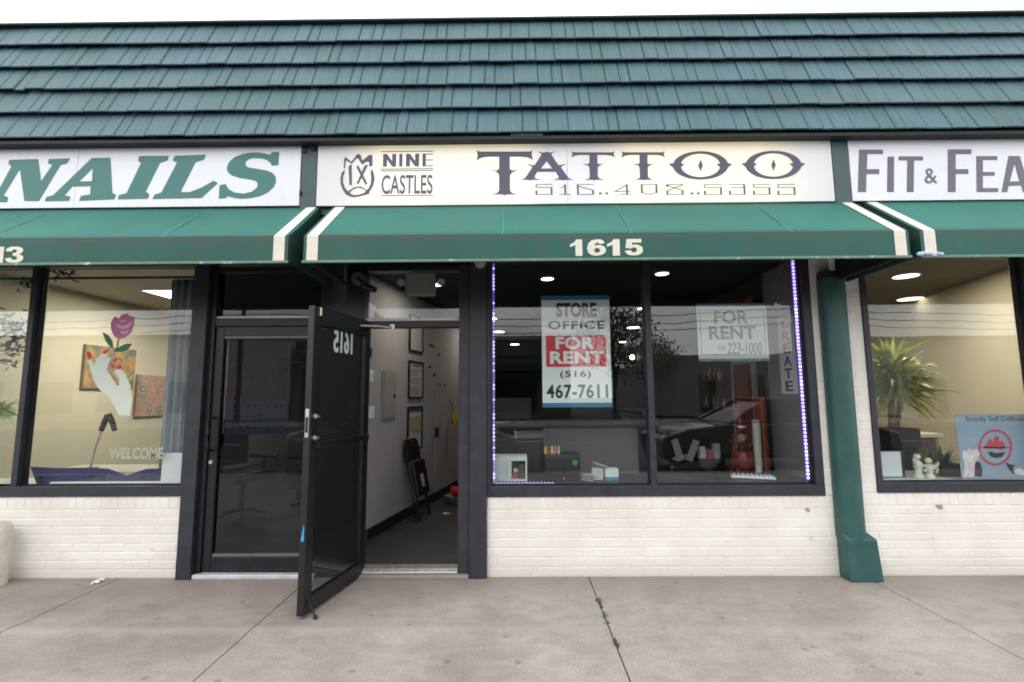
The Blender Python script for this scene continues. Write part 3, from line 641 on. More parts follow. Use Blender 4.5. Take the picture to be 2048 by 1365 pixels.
def tag(o, label, cat, group=None, kind=None):
    o['label'] = label
    if cat:
        o['category'] = cat
    if group:
        o['group'] = group
    if kind:
        o['kind'] = kind
    return o


def thing(name, label, cat, loc=(0, 0, 0), group=None):
    o = bpy.data.objects.new(name, None)
    o.empty_display_size = 0.1
    COL.objects.link(o)
    o.location = loc
    return tag(o, label, cat, group)


def part(name, mb, mat, parent, bevel=0.0, smooth=False, label=None):
    o = mb.build(name, mat, parent, bevel, smooth)
    if label:
        o['label'] = label
    return o


def struct(name, mb, mat, label):
    o = mb.build(name, mat)
    o['kind'] = 'structure'
    o['label'] = label
    return o


def copy_tree(o, parent=None):
    c = o.copy()
    COL.objects.link(c)
    if parent is not None:
        c.parent = parent
    for ch in [q for q in bpy.data.objects if q.parent == o]:
        copy_tree(ch, c)
    return c


def curve_mesh(cu):
    tmp = bpy.data.objects.new("tmp", cu)
    COL.objects.link(tmp)
    dg = bpy.context.evaluated_depsgraph_get()
    me = bpy.data.meshes.new_from_object(tmp.evaluated_get(dg))
    pts = [v.co.copy() for v in me.vertices]
    fs = [tuple(p.vertices) for p in me.polygons]
    bpy.data.objects.remove(tmp)
    bpy.data.meshes.remove(me)
    return pts, fs


def text_pts(body, bold=0.0, spacing=1.0, font_size=1.0, shear=0.0):
    cu = bpy.data.curves.new("tmp", 'FONT')
    cu.body = body
    cu.size = font_size
    cu.offset = bold
    cu.shear = shear
    cu.space_character = spacing
    cu.resolution_u = 6
    cu.extrude = 0.02
    return curve_mesh(cu)


def fit_text(mb, body, box, y, bold=0.0, spacing=1.0, depth=0.002, mirror=False, fn=None, shear=0.0):
    """letters fitted into box (x0, x1, z0, z1), standing on the plane y and facing -Y"""
    pts, fs = text_pts(body, bold, spacing, shear=shear)
    xs = [p.x for p in pts]; ys = [p.y for p in pts]; zs = [p.z for p in pts]
    x0, x1, z0, z1 = box
    out = []
    for p in pts:
        a = (p.x - min(xs)) / (max(xs) - min(xs))
        if mirror:
            a = 1 - a
        c = (p.y - min(ys)) / (max(ys) - min(ys))
        d = (p.z - min(zs)) / (max(zs) - min(zs))
        q = (x0 + a * (x1 - x0), y - d * depth, z0 + c * (z1 - z0))
        out.append(fn(*q) if fn else q)
    return mb.add(out, fs)


def fill(mb, loops, y, depth=0.003, fn=None):
    cu = bpy.data.curves.new("tmp", 'CURVE')
    cu.dimensions = '2D'
    cu.fill_mode = 'BOTH'
    cu.extrude = 0.5
    for lp in loops:
        s = cu.splines.new('POLY')
        s.points.add(len(lp) - 1)
        for i, (a, c) in enumerate(lp):
            s.points[i].co = (a, c, 0, 1)
        s.use_cyclic_u = True
    pts, fs = curve_mesh(cu)
    out = []
    for p in pts:
        q = (p.x, y - (p.z + 0.5) * depth, p.y)
        out.append(fn(*q) if fn else q)
    return mb.add(out, fs)


def stroke(mb, pts, w, y, depth=0.002, closed=False):
    """thick line through 2D points (x, z) on the plane y"""
    n = len(pts)
    segs = range(n if closed else n - 1)
    for k in segs:
        a, b = Vector(pts[k]), Vector(pts[(k + 1) % n])
        d = (b - a)
        if d.length < 1e-6:
            continue
        d.normalize()
        p = Vector((-d.y, d.x)) * (w / 2)
        e = d * (w / 2) * 0.6
        q = [a - e + p, b + e + p, b + e - p, a - e - p]
        yy = y - 0.00004 * k
        mb.add([(c.x, yy, c.y) for c in q] + [(c.x, yy - depth, c.y) for c in q],
               [(0, 1, 2, 3), (7, 6, 5, 4), (0, 4, 5, 1), (1, 5, 6, 2), (2, 6, 7, 3), (3, 7, 4, 0)])
    return mb


def arc(cx, cz, rx, rz, a0, a1, n=14):
    return [(cx + rx * math.cos(R(a0 + (a1 - a0) * i / n)), cz + rz * math.sin(R(a0 + (a1 - a0) * i / n))) for i in range(n + 1)]


rnd = random.Random(7)
GROUND = 0.0
FL = 0.06           # shop floor
CEIL = 2.56

# ------------------------------------------------------------------ ground
mb = MB()
joints = [-7.4, -4.6, -3.08, -1.60, 0.545, 2.64, 4.75, 7.4, 9.5]
jg = 0.0042
for i in range(len(joints) - 1):
    x0, x1 = joints[i] + jg, joints[i + 1] - jg
    for y0, y1 in ((-4.9, -2.45 - jg), (-2.45 + jg, 0.0)):
        nx = 6
        if y1 == 0.0:
            ys = [y0, -1.4, -0.98, -0.90, -0.82, -0.74, 0.02]
            zs = [0, 0, 0, 0.004, 0.005, 0.0, 0.0]
        else:
            ys = [y0, y1]; zs = [0, 0]
        prof = [(a, b) for a, b in zip(ys, zs)] + [(ys[-1], -0.12), (ys[0], -0.12)]
        mb.prism_x(prof, x0, x1)
struct("sidewalk", mb, CONC, "grey brown concrete sidewalk slabs with dark joints and gum spots")
mb = MB().box(-60, 60, -200, 60, -0.5, -0.16)
struct("ground", mb, pmat("dirt_ground", (0.10, 0.095, 0.09), 0.9, var=0.2), "dark ground under the sidewalk")
mb = MB().box(-60, 60, -19, -5.06, -0.159, -0.14)
struct("road", mb, pmat("asphalt", (0.055, 0.055, 0.058), 0.8, var=0.25, scale=3, bump=0.3, bscale=120), "asphalt road across from the shops")
mb = MB().box(-60, 60, -5.055, -4.905, -0.2, 0.0)
struct("kerb", mb, pmat("kerb_concrete", (0.3, 0.29, 0.28), 0.85, var=0.2), "concrete kerb along the sidewalk")
mb = MB().box(-60, 60, -24, -19.01, -0.2, -0.02)
struct("far_sidewalk", mb, pmat("kerb_concrete", (0.3, 0.29, 0.28)), "pale sidewalk on the other side of the road")
mb = MB()
for k in range(16):
    mb.box(-48 + k * 6, -45 + k * 6, -12.06, -11.94, -0.139, -0.136)
struct("road_markings", mb, pmat("road_paint", (0.7, 0.7, 0.66), 0.7, var=0.2), "broken white centre line on the road")

# ------------------------------------------------------------------ the building
B = thing("storefront_building", "single storey strip of shops with green shingle mansard roof and white painted brick", "building", (0, 0, 0))


def brick_wall(name, x0, x1, z0, z1, soldier, seed, y0=0.0, label=None, z_hi=None):
    r = random.Random(seed)
    mb = MB().box(x0, x1, y0 + 0.004, y0 + 0.2, z0, z1)
    zt = z1 - (0.100 if soldier else 0.0)
    rows = int(round((zt - z0) / 0.0677))
    h = (zt - z0) / rows
    g = 0.0048
    for k in range(rows):
        x = x0 - (0.1016 if k % 2 else 0.0) - 0.03 * r.random()
        while x < x1:
            a, b = max(x0, x + g), min(x1, x + 0.2032 - g)
            if b - a > 0.02:
                j = r.uniform(-0.0016, 0.0016)
                mb.frustum(a, b, z0 + k * h + g * 0.8 + r.uniform(-.001, .001), z0 + (k + 1) * h - g * 0.8 + r.uniform(-.001, .001), y0 + 0.005, y0 + 0.0018 + j * .8, 0.004)
            x += 0.2032
    if soldier:
        x = x0
        while x < x1:
            a, b = x + g * .6, min(x1, x + 0.0677 - g * .6)
            if b - a > 0.015:
                mb.frustum(a, b, zt + g, z1 - 0.002, y0 + 0.005, y0 + 0.0005 + r.uniform(-.0015, .0015), 0.0035)
            x += 0.0677
    return part(name, mb, BRICK, B, label=label)


brick_wall("brick_wall", -7.4, -2.62, 0, 0.615, True, 1)
brick_wall("brick_wall", -0.235, 2.60, 0, 0.598, True, 2)
brick_wall("brick_wall", 2.605, 7.4, 0, 0.618, True, 3)
brick_wall("brick_pier", 2.398, 2.60, 0.60, 2.78, False, 4)
brick_wall("brick_pier", 2.605, 2.803, 0.62, 2.78, False, 5)

# header above all the openings, hidden by the awnings
part("header", MB().box(-7.4, 7.4, 0.0, 0.2, 2.782, 3.4).box(-7.4, -1.48, 0.02, 0.16, 2.50, 2.781).box(-1.48, -0.21, 0.02, 0.16, 2.47, 2.781).box(-0.21, 2.396, 0.02, 0.16, 2.52, 2.781).box(2.804, 7.4, 0.02, 0.16, 2.52, 2.781), DARK, B)
part("outer_wall", MB().box(-7.6, -7.41, -0.02, 12.6, 0, 4.0).box(7.41, 7.6, -0.02, 12.6, 0, 4.0).box(-7.6, 7.6, 12.61, 12.8, 0, 4.0), OUTW, B)
part("flat_roof", MB().box(-7.6, 7.6, 0.21, 12.6, 3.41, 3.6), DARK, B)

# ---- windows: each is a frame with its mullions, panes
def window(x0, x1, z0, z1, sill, side_l, side_r, mulls, name="display_window", label=None, glass=GLASS):
    f = MB()
    yf, yb = -0.012, 0.095
    f.box(x0, x1, yf, yb, z0, z0 + sill)
    f.box(x0 - 0.0, x1, yf, yb, z1 - 0.05, z1)
    if side_l:
        f.box(x0, x0 + side_l, yf + .001, yb, z0 + sill, z1 - 0.05)
    if side_r:
        f.box(x1 - side_r, x1, yf + .001, yb, z0 + sill, z1 - 0.05)
    w = part(name, f, FRAME, B, bevel=0.004, label=label)
    edges = [x0 + side_l] + [q for m_ in mulls for q in m_] + [x1 - side_r]
    for a, b in mulls:
        part("mullion", MB().box(a, b, yf + 0.004, yb - .002, z0 + sill, z1 - 0.05), FRAME, w, bevel=0.004)
    for i in range(0, len(edges), 2):
        part("pane", MB().box(edges[i], edges[i + 1], 0.042, 0.048, z0 + sill, z1 - 0.05), glass, w)
        # rubber glazing strip
    g = MB()
    for i in range(0, len(edges), 2):
        a, b = edges[i], edges[i + 1]
        g.box(a, b, 0.030, 0.041, z0 + sill, z0 + sill + 0.012)
        g.box(a, a + 0.010, 0.030, 0.041, z0 + sill + .013, z1 - 0.052)
        g.box(b - 0.010, b, 0.030, 0.041, z0 + sill + .013, z1 - 0.052)
    part("glazing_strip", g, JAMB, w)
    return w


WIN_L = window(-7.4, -2.622, 0.616, 2.52, 0.080, 0.05, 0.03, [(-4.005, -3.957), (-5.6, -5.55)], label="charcoal framed shop window left of the doors")
WIN_M = window(-0.212, 2.397, 0.599, 2.54, 0.082, 0.012, 0.068, [(1.048, 1.098)], label="large charcoal framed shop window with the rent signs")
WIN_R = window(2.804, 7.4, 0.619, 2.54, 0.076, 0.046, 0.05, [(4.12, 4.17), (5.7, 5.75)], label="charcoal framed shop window right of the green post")

# ---- posts and jambs of the entrances
part("post", MB().box(-2.621, -2.505, -0.045, 0.10, 0.0, 2.52), FRAME, B, bevel=0.005, label="charcoal post between left window and closed door")
part("post", MB().box(-0.372, -0.236, -0.040, 0.10, 0.0, 2.54).box(-0.236, -0.213, -0.02, 0.1, 0.6, 2.54), FRAME, B, bevel=0.005, label="charcoal post between doorway and big window")
part("door_jamb", MB().box(-2.504, -2.462, 0.0, 0.11, 0.0, 2.46), JAMB, B, bevel=0.004)
part("door_jamb", MB().box(-0.462, -0.373, -0.012, 0.11, 0.03, 2.46), FRAME, B, bevel=0.004)
part("post", MB().box(-1.600, -1.235, 0.0, 0.12, 0.0, 2.46), JAMB, B, bevel=0.004, label="black post between the two doors")
part("door_head", MB().box(-2.461, -1.601, 0.005, 0.10, 1.965, 2.028), JAMB, B, bevel=0.004)
part("door_head", MB().box(-1.234, -0.463, 0.005, 0.10, 1.945, 1.998), JAMB, B, bevel=0.004)
for x0, x1, mat in ((-2.461, -1.601, SHADE_GLASS), (-1.234, -0.463, GLASS)):
    z0 = 2.029 if x0 < -2 else 1.999
    tw = part("transom_window", MB().box(x0, x1, 0.0, 0.10, 2.415, 2.46), JAMB, B, bevel=0.003)
    part("pane", MB().box(x0, x1, 0.052, 0.058, z0, 2.414), mat, tw)
    part("sill", MB().box(x0, x1, 0.018, 0.048, z0, z0 + 0.021), ALUP, tw, bevel=0.002)

# ---- thresholds
part("threshold", MB().box(-2.50, -1.56, -0.035, 0.12, 0.0, 0.032), ALUP, B, bevel=0.006)
part("threshold", MB().prism_x([(-0.01, 0.03), (-0.01, 0.040), (0.02, 0.060), (0.11, 0.062), (0.11, 0.03)], -1.234, -0.463), ALU, B, bevel=0.003)
part("door_step", MB().box(-1.30, -0.375, -0.05, 0.12, 0.0, 0.029), CONC, B, bevel=0.006)

# ---- closed salon door
d1 = part("door", MB().box(-2.460, -2.392, 0.02, 0.07, 0.035, 1.962).box(-1.675, -1.601, 0.02, 0.07, 0.035, 1.962).box(-2.392, -1.675, 0.02, 0.07, 1.885, 1.962).box(-2.392, -1.675, 0.02, 0.07, 0.035, 0.150), JAMB, B, bevel=0.004, label="closed black framed glass door with tinted pane")
part("pane", MB().box(-2.392, -1.675, 0.042, 0.048, 0.150, 1.885), TINT, d1)
for zz in (0.151, 1.864):
    part('glazing_bead', MB().box(-2.391, -1.676, 0.026, 0.040, zz, zz + .020), pmat('dull_bronze_bead', (0.16, 0.15, 0.14), 0.5, metal=0.3, var=0.2), d1)
part("handle", MB().tube([(-2.428, 0.022, 1.225), (-2.428, -0.03, 1.222), (-2.428, -0.055, 1.20), (-2.428, -0.062, 1.10), (-2.428, -0.055, 1.0), (-2.428, -0.03, 0.972), (-2.428, 0.022, 0.968)], 0.011), BLKM, d1, smooth=True)
part("lock", MB().tube([(-2.432, 0.022, 0.875), (-2.432, 0.005, 0.875)], 0.015, 16), ALU, d1, smooth=True)

# ---- open tattoo shop door, hinged on the centre post
HX, HY = -1.236, 0.046
ang = math.atan2(-0.746, -0.149)
DM = Matrix.Translation((HX, HY, 0)) @ Matrix.Rotation(ang, 4, 'Z')       # +x runs from hinge to free edge, +y faces the doorway side
LW, LT, LH = 0.775, 0.046, 1.995
d2m = MB(DM).box(0.0, 0.075, 0, LT, 0.022, LH).box(LW - 0.078, LW, 0, LT, 0.022, LH).box(0.075, LW - 0.078, 0, LT, LH - 0.125, LH).box(0.075, LW - 0.078, 0, LT, 0.022, 0.115)
d2 = part("door", d2m, JAMB, B, bevel=0.004, label="open black framed glass door standing out over the sidewalk")
part("pane", MB(DM).box(0.075, LW - 0.078, 0.02, 0.026, 0.115, LH - 0.125), SMOKE, d2)
part("push_bar", MB(DM).box(0.05, LW - 0.05, LT + 0.018, LT + 0.036, 1.052, 1.092).box(0.05, 0.07, LT, LT + 0.018, 1.055, 1.089).box(LW - 0.07, LW - 0.05, LT, LT + 0.018, 1.055, 1.089), BLKM, d2, bevel=0.003)
part("lock_plate", MB(DM).box(LW, LW + 0.003, 0.010, 0.036, 1.125, 1.308), ALU, d2, bevel=0.001)
part("latch", MB(DM).box(LW + 0.003, LW + 0.008, 0.016, 0.030, 1.155, 1.255), BLKM, d2)
for zz in (1.258, 1.088 + 0.03):
    part("thumb_turn", MB(DM).tube([(LW - 0.045, LT, zz), (LW - 0.045, LT + 0.02, zz)], 0.016, 16).box(LW - 0.066, LW - 0.024, LT + 0.018, LT + 0.028, zz - 0.006, zz + 0.006), ALU, d2, bevel=0.001)
def onleaf(x, y, z):
    return (x, y, z)
nm = MB(DM)
fit_text(nm, "1615", (0.250, 0.502, 1.705, 1.868), 0.0285, bold=0.021, spacing=1.05, depth=0.0015)
fit_text(nm, "1615", (0.255, 0.507, 1.705, 1.868), 0.0283, bold=0.021, spacing=1.05, depth=0.0015)
part("house_number", nm, pmat("pale_decal", (0.62, 0.70, 0.70), 0.5, var=0.05), d2)
part("bumper", MB(DM).box(LW - 0.075, LW - 0.058, LT, LT + 0.008, 1.935, 1.990), pmat("cream_rubber", (0.7, 0.66, 0.48), 0.6), d2, bevel=0.002)
part("blue_tape", MB(DM).add([(LW + 0.001, 0.012, 0.475), (LW + 0.001, 0.034, 0.475), (LW + 0.001, 0.034, 0.56), (LW + 0.001, 0.028, 0.575)], [(0, 1, 2, 3)]).add([(LW + 0.002, 0.012, 0.475), (LW + 0.002, 0.034, 0.475), (LW + 0.002, 0.034, 0.56), (LW + 0.002, 0.028, 0.575)], [(3, 2, 1, 0)]), pmat("bright_blue_tape", (0.04, 0.30, 0.62), 0.5), d2)
part("kickstand", MB(DM).tube([(LW - 0.05, LT + 0.004, 0.10), (LW - 0.05, LT + 0.012, 0.085), (LW - 0.035, LT + 0.065, 0.012)], 0.007).tube([(LW - 0.036, LT + 0.062, 0.02), (LW - 0.033, LT + 0.072, 0.004)], 0.013), BLKM, d2, smooth=True)
part("closer_arm", MB().tube([(-1.275, -0.13, 1.945), (-1.09, -0.10, 1.942), (-1.0, -0.01, 1.942)], 0.011).box(-1.02, -0.985, -0.02, 0.004, 1.925, 1.965), ALU, d2, smooth=False)
for zz in (0.25, 1.7):
    part("hinge", MB(DM).tube([(0.0, LT + 0.004, zz), (0.0, LT + 0.004, zz + .08)], 0.009), BLKM, d2, smooth=True)

# ---- mansard roof: five staggered courses of pressed shingles
SLOPE = R(75)
dv = Vector((0, math.cos(SLOPE), math.sin(SLOPE)))
nv = Vector((0, -math.sin(SLOPE), math.cos(SLOPE)))
EAVE = Vector((0, -0.395, 3.352))
ROWH = 0.250
mb = MB()
pat = [0.190, 0.113, 0.080, 0.155]
rr = random.Random(11)
NROW = 5
for k in range(NROW):
    b0, b1 = k * ROWH, (k + 1) * ROWH + 0.03
    lift0, lift1 = 0.049, 0.004
    x = -7.6 - 0.205 * k - 0.06
    i = 0
    pj = 0.0
    while x < 7.6:
        w = pat[i % 4]
        if i % 8 == 0:
            pj = rr.uniform(-0.0018, 0.0018)
        g = 0.0008
        a, b = x + g, x + w - g
        j = rr.uniform(-0.003, 0.003)
        s0 = b0 + rr.uniform(-0.0022, 0.0022) + pj + 0.003 * math.sin(x * 1.7 + k * 2.1) - (0.012 if rr.random() < 0.006 else 0)
        lo = EAVE + dv * s0
        hi = EAVE + dv * b1
        t = lift0 + j
        q = [lo, lo + nv * t, hi + nv * (lift1 + j), hi]
        qa = [lo + dv * 0.004 + nv * (t - 0.0), hi + nv * (lift1 + j)]
        e = 0.0075
        # front face slightly inset so that every tile has a soft edge
        p0, p1 = lo + nv * (t - 0.007), hi + nv * (lift1 + j - 0.005)
        f0, f1 = lo + dv * 0.006 + nv * t, hi + nv * (lift1 + j)
        vsx = [(a, p0.y, p0.z), (b, p0.y, p0.z), (b, p1.y, p1.z), (a, p1.y, p1.z),
               (a + e, f0.y, f0.z), (b - e, f0.y, f0.z), (b - e, f1.y, f1.z), (a + e, f1.y, f1.z),
               (a, lo.y, lo.z), (b, lo.y, lo.z), (b, hi.y, hi.z), (a, hi.y, hi.z)]
        mb.add(vsx, [(4, 5, 6, 7), (0, 1, 5, 4), (1, 2, 6, 5), (3, 0, 4, 7)])
        x += w
        i += 1
roof = part("mansard_roof", mb, SHING, B)
lo, hi = EAVE + nv * 0.001, EAVE + dv * (NROW * ROWH + 0.02) - nv * 0.002
part("underlay", MB().prism_x([(lo.y, lo.z), (hi.y, hi.z), (hi.y + 0.06, hi.z), (lo.y + 0.10, lo.z)], -7.6, 7.6), pmat("black_roof_paper", (0.006, 0.009, 0.009), 0.7), roof)
top = EAVE + dv * (NROW * ROWH)
part("ridge_cap", MB().box(-7.62, 7.62, top.y - 0.05, top.y + 0.22, top.z + 0.006, top.z + 0.024), pmat("black_green_cap", (0.006, 0.018, 0.016), 0.5), roof, bevel=0.004)
part("fascia", MB().box(-7.6, 7.6, -0.415, -0.30, 3.322, 3.351).box(-7.6, 7.6, -0.29, -0.005, 3.40, 3.43), DARK, B, bevel=0.003)
part("sign_backing", MB().box(-7.6, 7.6, -0.27, -0.005, 2.84, 3.398), DARK, B)
part("sign_divider", MB().box(-1.652, -1.532, -0.335, -0.271, 2.80, 3.35), SLATE, B, bevel=0.004)
part("sign_divider", MB().box(2.438, 2.560, -0.340, -0.271, 2.80, 3.35), SLATE, B, bevel=0.004)
part("bracket", MB().box(-1.645, -1.618, -0.352, -0.336, 3.27, 3.335), BLKM, B, bevel=0.004)
part("bracket", MB().box(-1.575, -1.545, -0.352, -0.336, 3.285, 3.348), BLKM, B, bevel=0.004)
part("bracket", MB().box(-1.655, -1.640, -0.350, -0.336, 2.93, 2.96), BLKM, B, bevel=0.003)
part("awning_board", MB().box(-7.6, 7.6, -0.30, -0.005, 2.785, 2.838), SLATE, B)

# ---- interiors (shells belong to the building)
def wallbox(name, mat, *b, label=None):
    return part(name, MB().box(*b), mat, B, label=label)


# party walls
wallbox("party_wall", GREYW, -1.60, -1.50, 0.13, 12.6, 0, 3.4)
SHADEW = pmat("shaded_interior_paint", (0.030, 0.028, 0.030), 0.7, var=0.15, scale=2)  # dimness of the shop's depth is put into this dark wall colour
wallbox("party_wall", LILAC, 2.43, 2.60, 0.21, 0.80, 0, 3.4)
wallbox("party_wall", SHADEW, 2.43, 2.60, 0.801, 12.6, 0, 3.4)
# floors and ceilings
wallbox("interior_floor", FLOORD, -1.50, 2.43, 0.12, 12.6, 0.0, FL)
wallbox("interior_floor", FLOORD, -5.3, -1.60, 0.12, 9.0, 0.0, FL)
wallbox("interior_floor", FLOORT, 2.60, 7.4, 0.21, 9.0, 0.0, FL)
wallbox("interior_ceiling", CEILB, -1.50, 2.43, 0.21, 12.6, CEIL, CEIL + 0.05)
wallbox("interior_ceiling", CEILC, -5.3, -1.60, 0.21, 9.0, 2.64, 2.69)
wallbox("interior_ceiling", CEILT, 2.60, 7.4, 0.21, 9.0, 2.64, 2.69)
# back walls and salon side wall
wallbox("back_wall", SHADEW, -1.50, 2.43, 12.5, 12.6, FL, CEIL)
wallbox("back_wall", BEIGE, -5.3, -1.60, 8.9, 9.0, FL, 2.64)
wallbox("side_wall", BEIGE, -5.3, -5.2, 0.21, 8.9, FL, 2.64)
wallbox("side_wall", BEIGE, -7.4, -5.31, 0.25, 0.35, FL, 2.64)
# slanting corridor wall of the tattoo shop
ca, cb = Vector((-1.515, 0.13, 0)), Vector((-0.42, 5.66, 0))
cd = (cb - ca).normalized()
cn = Vector((cd.y, -cd.x, 0))
CM = Matrix(((cd.x, cn.x, 0, ca.x), (cd.y, cn.y, 0, ca.y), (0, 0, 1, 0), (0, 0, 0, 1)))      # x along wall, y into the corridor
CL = (cb - ca).length
part("corridor_wall", MB(CM).box(0, CL, -0.06, 0, FL, CEIL), GREYW, B)
part("baseboard", MB(CM).box(0, CL, 0.001, 0.016, FL, 0.165), BLKP, B, bevel=0.003)
# slanting tan wall of the right shop
ra, rb = Vector((5.05, 1.15, 0)), Vector((5.41, 2.58, 0))
rd = (rb - ra).normalized()
rn = Vector((-rd.y, rd.x, 0))
RM = Matrix(((rd.x, rn.x, 0, ra.x), (rd.y, rn.y, 0, ra.y), (0, 0, 1, 0), (0, 0, 0, 1)))
part("side_wall", MB(RM).box(-0.9, 8.0, -0.08, 0, FL, 2.64), BEIGE2, B)
wallbox("back_wall", BEIGE2, 2.60, 7.4, 4.2, 4.3, FL, 2.64)
# window ledges
wallbox("window_ledge", LEDGEW, -5.2, -2.63, 0.10, 0.45, 0.62, 0.690)
wallbox("window_ledge", LEDGE, -0.21, 2.42, 0.10, 0.62, 0.60, 0.678)
wallbox("window_ledge", LEDGEW, 2.61, 7.0, 0.10, 0.60, 0.62, 0.692)
# ledge fronts
wallbox("ledge_front", SHADEW, -0.21, 2.42, 0.56, 0.60, FL, 0.598)

# ------------------------------------------------------------------ shop signs
def sign(name, label, x0, x1, z0, z1, face, joints_):
    t = thing(name, label, "shop sign", ((x0 + x1) / 2, -0.30, z0))
    part("cabinet", MB().box(x0, x1, -0.325, -0.271, z0, z1), SLATE, t)
    fm = MB()
    xs = [x0 + 0.004] + joints_ + [x1 - 0.004]
    for a, b in zip(xs[:-1], xs[1:]):
        fm.box(a + 0.0012, b - 0.0012, -0.340, -0.326, z0 + 0.004, z1 - 0.004)
    part("face", fm, face, t, bevel=0.0015)
    return t


S1 = sign("shop_sign", "white nail salon sign with big teal slanted letters", -6.2, -1.653, 2.840, 3.345, SIGNW, [-3.40])
lm = MB()
for grp in ([0], [1, 2], [3], [4], [5]):
    fill(lm, [GL['nails'][q] for q in grp], -0.340, 0.003)
part("lettering", lm, INKT, S1)

S2 = sign("shop_sign", "warm backlit tattoo sign with crowned emblem and dark spiky letters", -1.531, 2.437, 2.836, 3.342, LIT, [0.405])
lm = MB()
for grp in ([0], [1, 2], [3], [4], [5, 6], [7], [8, 9], [10]):
    fill(lm, [GL['tattoo'][q] for q in grp], -0.340, 0.003)
part("lettering", lm, INK, S2)
lm = MB()
x0, x1, z0, z1 = BOX['nine']
w = (x1 - x0)
h = z1 - z0
def bar(m_, a, b, c, d):
    m_.box(a, b, -0.3425, -0.340, c, d)
def letN(m_, a, b):
    t = 0.030
    fill(m_, [[(a, z0), (a, z1), (a + t, z1), (b - t, z0 + h * .42), (b - t, z1), (b, z1), (b, z0), (b - t, z0), (a + t, z0 + h * .58), (a + t, z0)]], -0.340, 0.0025)
letN(lm, x0, x0 + w * .26)
bar(lm, x0 + w * .325, x0 + w * .385, z0, z1)
letN(lm, x0 + w * .46, x0 + w * .72)
bar(lm, x0 + w * .79, x0 + w * .855, z0, z1)
part("small_lettering", lm, INK, S2)
em = MB()
fill(em, [GL['emblem'][0]], -0.340, 0.0025)
fill(em, GL['emblem'][1:3], -0.3402, 0.0025)
fill(em, [GL['emblem'][3]], -0.3404, 0.0025)
fill(em, GL['emblemx'], -0.3406, 0.0025)
fill(em, GL['emblemy'], -0.3408, 0.0025)
part("emblem", em, INK, S2)
tm = MB()
for k in range(4):
    a, b, c, d = BOX['rule%d' % k]
    part('rule', MB().box(a, b, -0.3415, -0.340, c - .0005, d + .0005), THIN, S2)
for fr_ in (0, .5, 1):
    c = z0 + fr_ * (h - .006)
    tm.box(x0 + w * .856, x1, -0.3415, -0.340, c, c + 0.006)
part("thin_strokes", tm, THIN, S2)
tm = MB()
fit_text(tm, "CASTLES", BOX['castles'], -0.3402, bold=0.010, depth=0.0015)
part("condensed_lettering", tm, INK, S2)
tm = MB()
# wide square phone digits: hairline horizontals, heavier uprights
def digit(ch, bx):
    a, b, c, d = bx
    hl, vt = 0.0046, 0.014
    mid = c + (d - c) * .55
    def H(z, p=a, q=b): tm.box(p, q, -0.3412, -0.340, z - hl / 2, z + hl / 2)
    def V(x, p, q): tm.box(x - vt / 2, x + vt / 2, -0.3416, -0.3401, p, q)
    if ch == '.':
        tm.box(a, b, -0.3412, -0.340, c, c + 0.016)
    elif ch == '5':
        H(d); H(mid + .012); H(c); V(a + vt / 2, mid + .02, d - .008); V(b - vt / 2, c, mid + .008); V(a + vt / 2, c, c + .03)
    elif ch == '3':
        H(d); H(mid + .012, a + .02, b); H(c); V(b - vt / 2, mid, d); V(b - vt / 2, c, mid); V(a + vt / 2, c, c + .03)
    elif ch == '1':
        x = (a + b) / 2; V(x, c, d); H(c); stroke(tm, [(x, d - .005), (x - .03, d - .03)], .006, -0.3403, 0.001)
    elif ch == '6':
        V(a + vt / 2, c, d); H(d); H(c); V(b - vt / 2, c, mid - .01); stroke(tm, [(a, d - .01), (b - .005, mid - .012)], .006, -0.3403, 0.001)
    elif ch == '4':
        V(b - .03, c, d); H(mid - .02); H(c, a + .05, b); stroke(tm, [(a + .01, mid - .02), (b - .035, d - .006)], .006, -0.3403, 0.001)
    elif ch == '0':
        V(a + vt / 2, c + .015, d); V(b - vt / 2, c + .015, d); H(d); stroke(tm, [(a, c + .015), ((a + b) / 2, c), (b, c + .015)], .005, -0.3403, 0.001)
    elif ch == '8':
        H(d); H(c); V(a + vt / 2, c, mid - .015); V(b - vt / 2, c, mid - .01); V(a + vt / 2, d - .02, d); stroke(tm, [(a + .01, mid - .012), (b - .004, d - .004)], .006, -0.3403, 0.001); stroke(tm, [(a + .006, d - .006), (b - .01, mid - .012)], .005, -0.3405, 0.001)
for k, ch in enumerate("516..408..5355"):
    tm = MB()
    digit(ch, BOX['ph%d' % k])
    part("dot" if ch == "." else "digit", tm, THIN, S2)

S3 = sign("shop_sign", "white sign with tall slate grey capitals reading fit", 2.562, 7.2, 2.836, 3.342, SIGNW, [5.2])
lm = MB()
for grp in ([0], [1], [2], [3], [4], [5, 6]):
    fill(lm, [GL['fit'][q] for q in grp], -0.340, 0.003)
fit_text(lm, "&", BOX['amp'], -0.340, bold=0.0, depth=0.003)
part("lettering", lm, INKG, S3)
tag(part("tape_strip", MB().box(-0.03, 0.215, -0.4035, -0.4005, 3.345, 3.372), pmat("pale_blue_tape", (0.25, 0.42, 0.62), 0.6, var=0.2), None), "pale blue tape strip stuck on the black eave above the tattoo sign", "tape")

